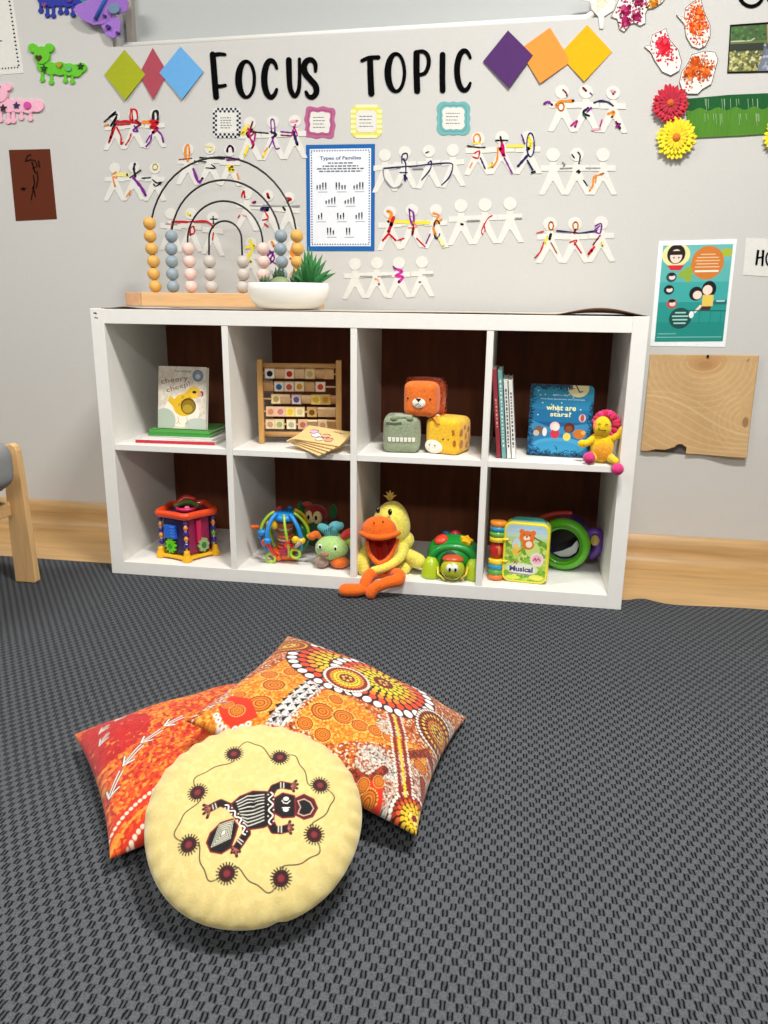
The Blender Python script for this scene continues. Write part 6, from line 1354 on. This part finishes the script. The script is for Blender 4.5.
# bottom right cube: musical book, green ring drum
b0 = pk(527, 583, .05)
MU = thing('musical_book', 'yellow-edged toy music book with a bear on its cover, bottom right cube', 'toy', (b0.x-.008, .062, LZ), (-.05, 0, -.10))
def rrect(x0, z0, x1, z1, r, n=7): 
    o = []
    for cx, cz, a in ((x1-r, z0+r, -pi/2), (x1-r, z1-r, 0), (x0+r, z1-r, pi/2), (x0+r, z0+r, pi)):
        for k in range(n+1): o.append((cx+r*cos(a+pi/2*k/n), cz+r*sin(a+pi/2*k/n)))
    return o
MW, MH_ = .125, .178
q = B(); q.prism(rrect(-MW/2, 0, MW/2, MH_-.008, .022), plastic('e8dc3c'), FRONT, -.012, .012); q.build('cover', MU, .003)
q = B(); q.prism(rrect(-MW/2+.004, .004, MW/2-.002, MH_-.006, .022), plastic('5aa0c8'), FRONT, -.020, -.012); q.build('page', MU)
q = B(); q.prism(rrect(-MW/2+.008, .004, MW/2-.006, MH_+.002, .03), plastic('2a8a7a'), FRONT, -.027, -.020); q.build('page', MU)
q = B(); q.prism(rrect(-MW/2, 0, MW/2, MH_-.006, .022), plastic('d8c83c'), FRONT, -.036, -.027); q.build('back_cover', MU, .002)
cv = Canvas(0, 0, .113, .158, 1500, '9cc04a')
for k in range(30): cv.line([(0, .158-k*.003), (.113, .158-k*.003)], .004, ['a8c8e0', 'b4d0dc', 'c0d8c8', 'b8d490', 'a4c85c'][min(4, k//4)])
cv.speckle(500, .006, ['8cbc3c', '7cac34', 'b4d060', 'd0dc7c', '6a9c34'], lambda x, y: y < .11); cv.disc(.075, .09, .02, 'c4dc7c'); cv.disc(.03, .10, .012, 'c8d8e4', ry=.02)
cv.disc(.058, .125, .021, 'e8742a', ry=.018); cv.disc(.043, .140, .007, 'e8742a'); cv.disc(.074, .138, .007, 'e8742a'); cv.disc(.057, .122, .009, 'f4e4d4', ry=.007); cv.disc(.057, .126, .003, 'b83c3c'); cv.disc(.05, .131, .0016, '2a1810'); cv.disc(.065, .131, .0016, '2a1810'); cv.disc(.062, .104, .016, 'e07028', ry=.014); cv.disc(.064, .105, .009, 'f0e0cc', ry=.009); cv.line([(.078, .125), (.098, .115)], .004, '5a6a34')
cv.disc(.03, .085, .012, 'e8c44a', ry=.014); cv.disc(.03, .097, .008, 'ecd078'); cv.line([(.036, .08), (.048, .092)], .003, '9c5a30')
for k in range(12): cv.disc(.088+.013*cos(k*pi/6), .064+.014*sin(k*pi/6), .006, 'f0d4d8')
cv.disc(.088, .064, .013, 'e4b8c0'); cv.text('ABC', .088, .064, .009, 'b83050', .026) if 0 else cv.line([(.078, .06), (.084, .068), (.086, .06), (.092, .068), (.097, .061)], .003, 'b83058')
cv.disc(.05, .034, .043, 'd4dcb8', ry=.017); cv.disc(.05, .034, .036, 'e0e2cc', ry=.013); cv.text('Musical', .047, .033, .0155, '3c2c7c', .064, bold=.04); cv.line([(.012, .020), (.082, .018)], .003, '8a7a9c'); cv.line([(.026, .048), (.030, .054), (.034, .047)], .003, 'c83c7c')
cv.disc(.025, .008, .02, 'd8e04c', ry=.006); cv.disc(.09, .012, .02, 'e4e060', ry=.008)
def msk(X, Y):
    R_ = .018; dx = np.maximum(0, np.maximum(X-(.113-R_), R_-X)); dy = np.maximum(0, np.maximum(Y-(.158-R_), R_-Y)); return dx**2+dy**2 < R_**2
print_sheet('printed_cover', cv, lambda X, Y: np.stack([X-.0565, np.full_like(X, -.0127), Y+.006], 1), MATS['printed_cover'], MU, msk)
sxx = -MW/2-.018
for z0_, cs in ((.0, ['e8782c', '58a83c', '2a94c0', 'f0d02c']), (.108, ['f0d02c', '6cb43c', '2a94c0', 'ee8c2c'])):
    for j, c_ in enumerate(cs):
        z = z0_+.008+j*.0148; q = B(); q.lathe([(.016, -.0078), (.0225, -.0065), (.0225, .0065), (.016, .0078)], plastic(c_), (sxx, .002, z), seg=24, sx=1.0); q.build('ring', MU)
q = B(); q.ell((sxx-.001, .002, .084), (.020, .020, .027), plastic('c01c1c'), nu=24, nv=16); q.build('apple', MU); q = B(); q.ell((sxx+.006, -.012, .086), (.006, .005, .014), plastic('c8803c')); q.build('apple_patch', MU)
for z in (.057, .119): q = B(); q.limb([(sxx+.008, -.012, z), (sxx+.022, -.013, z), (-MW/2+.012, -.013, z+.001)], [.0035, .0038, .003], plastic('f0d02c')); q.build('hinge', MU)

d0 = pk(567, 541, .17)
DRM = thing('ring_drum', 'lime green ring drum toy lying on its side behind the music book', 'toy', (d0.x, .225, LZ+.078), (0, 0, -.22))
RR = Rx(pi/2)           # lathe axis -> -y .. 
def yl(prof, m, seg=44, c=(0, 0, 0)): q = B(); q.lathe(prof, m, c, RR, seg, caps=False); return q
yl([(.048, .030), (.048, .050), (.052, .056), (.064, .058), (.074, .050), (.077, .036), (.074, .024), (.060, .022), (.048, .030)], plastic('58b414')).build('green_ring', DRM)
yl([(.0485, .044), (.0485, .048), (.056, .0595), (.058, .058)], plastic('3c8c10')).build('inner_rim', DRM)
yl([(.068, .024), (.066, -.060), (.060, -.068), (.056, -.060), (.050, .030)], plastic('4c2a86')).build('barrel', DRM)
yl([(.0001, -.030), (.056, -.030)], mat('drum_inside', '2c2a30', .3)).build('mirror', DRM)
q = B(); q.prism([(-.030, -.036), (-.008, -.045), (.018, -.041), (.036, -.026), (.043, -.004), (.036, .012), (.022, -.010), (-.004, -.026)], mat('reflection_white', 'e4e8e8', .2), lambda u, v, d: (u, -.020-d, v), -.003, 0); q.build('mirror_patch', DRM)  # pale plate standing for the bright reflection in the mirror
q = B(); q.limb([(.064, -.01, .03), (.088, -.004, .034), (.096, .0, -.004), (.080, .004, -.034)], [.014, .017, .019, .014], plastic('5a2e90')); q.build('handle', DRM)
q = B(); q.ell((.086, -.024, .018), (.013, .005, .016), plastic('b89a50')); q.build('button', DRM)
yl([(.0, .006), (.003, .006)], plastic('8c1c4c')) if 0 else None
q = B(); q.limb([(-.080, .045, .050), (-.040, .05, .064), (.0, .05, .070)], [.008, .009, .008], plastic('a83420')); lab(q.build('handle', DRM), 'red top handle')

# ------------------------------------------------------------------ child's chair at the left edge
CHR = thing('child_chair', 'small beech chair with a grey padded seat, cut by the left edge', 'chair', (-.45, -.33, 0))
BE = mat('beech_leg', 'dcb27a', .45, noise=.09, nscale=8, stretch=(12, 12, 1)); BEH = mat('beech_bar', 'd4aa72', .45, noise=.09, nscale=8, stretch=(1, 12, 12)); GF = mat('grey_seat_fabric', '8b8d8e', .8, noise=.12, nscale=300, bump=.3)
def legp(sx_, y, hz):
    q = B(); pts = [(-.033, 0), (.028, 0), (.033, .004), (.026, .18), (.021, .34), (.018, hz-.02), (.012, hz-.006), (0, hz), (-.016, hz-.004), (-.024, hz-.02), (-.030, .3), (-.034, .12)]
    q.prism([(x*sx_, z) for x, z in pts] if sx_ > 0 else [(x*sx_, z) for x, z in pts][::-1], BE, lambda u, v, d: (u+sx_*.252, y-d, v+.001), -.022, 0); q.build('leg', CHR, .003, 3)
for g in (1, -1):
    for y, hz in ((.205, .402), (-.20, .402)): legp(g, y, hz)
for y in (.20, -.19): B().box((0, y, .221), (.46, .018, .034), BEH).build('crossbar', CHR, .003)
for g in (1, -1): B().box((g*.235, .0, .221), (.018, .38, .034), BEH).build('crossbar', CHR, .003)
q = B(); q.rbox((-.0, -.005, .358), (.60, .35, .134), .045, GF, n=16); q.build('seat', CHR)
q = B(); q.tube([(x, -.005, z) for x, z in [(p[0], p[1]) for p in rrect(-.302, .293, .302, .423, .045)]], .004, mat('grey_piping', '55575a', .8), 8, closed=True); q.build('piping', CHR)
B().box((0, 0, .284), (.47, .36, .014), BEH).build('seat_board', CHR, .003)
q = B(); q.tube([(.205, .196, .235), (.205, .19, .30)], .003, mat('black_wire', '151515', .35), 6); q.build('bolt', CHR)
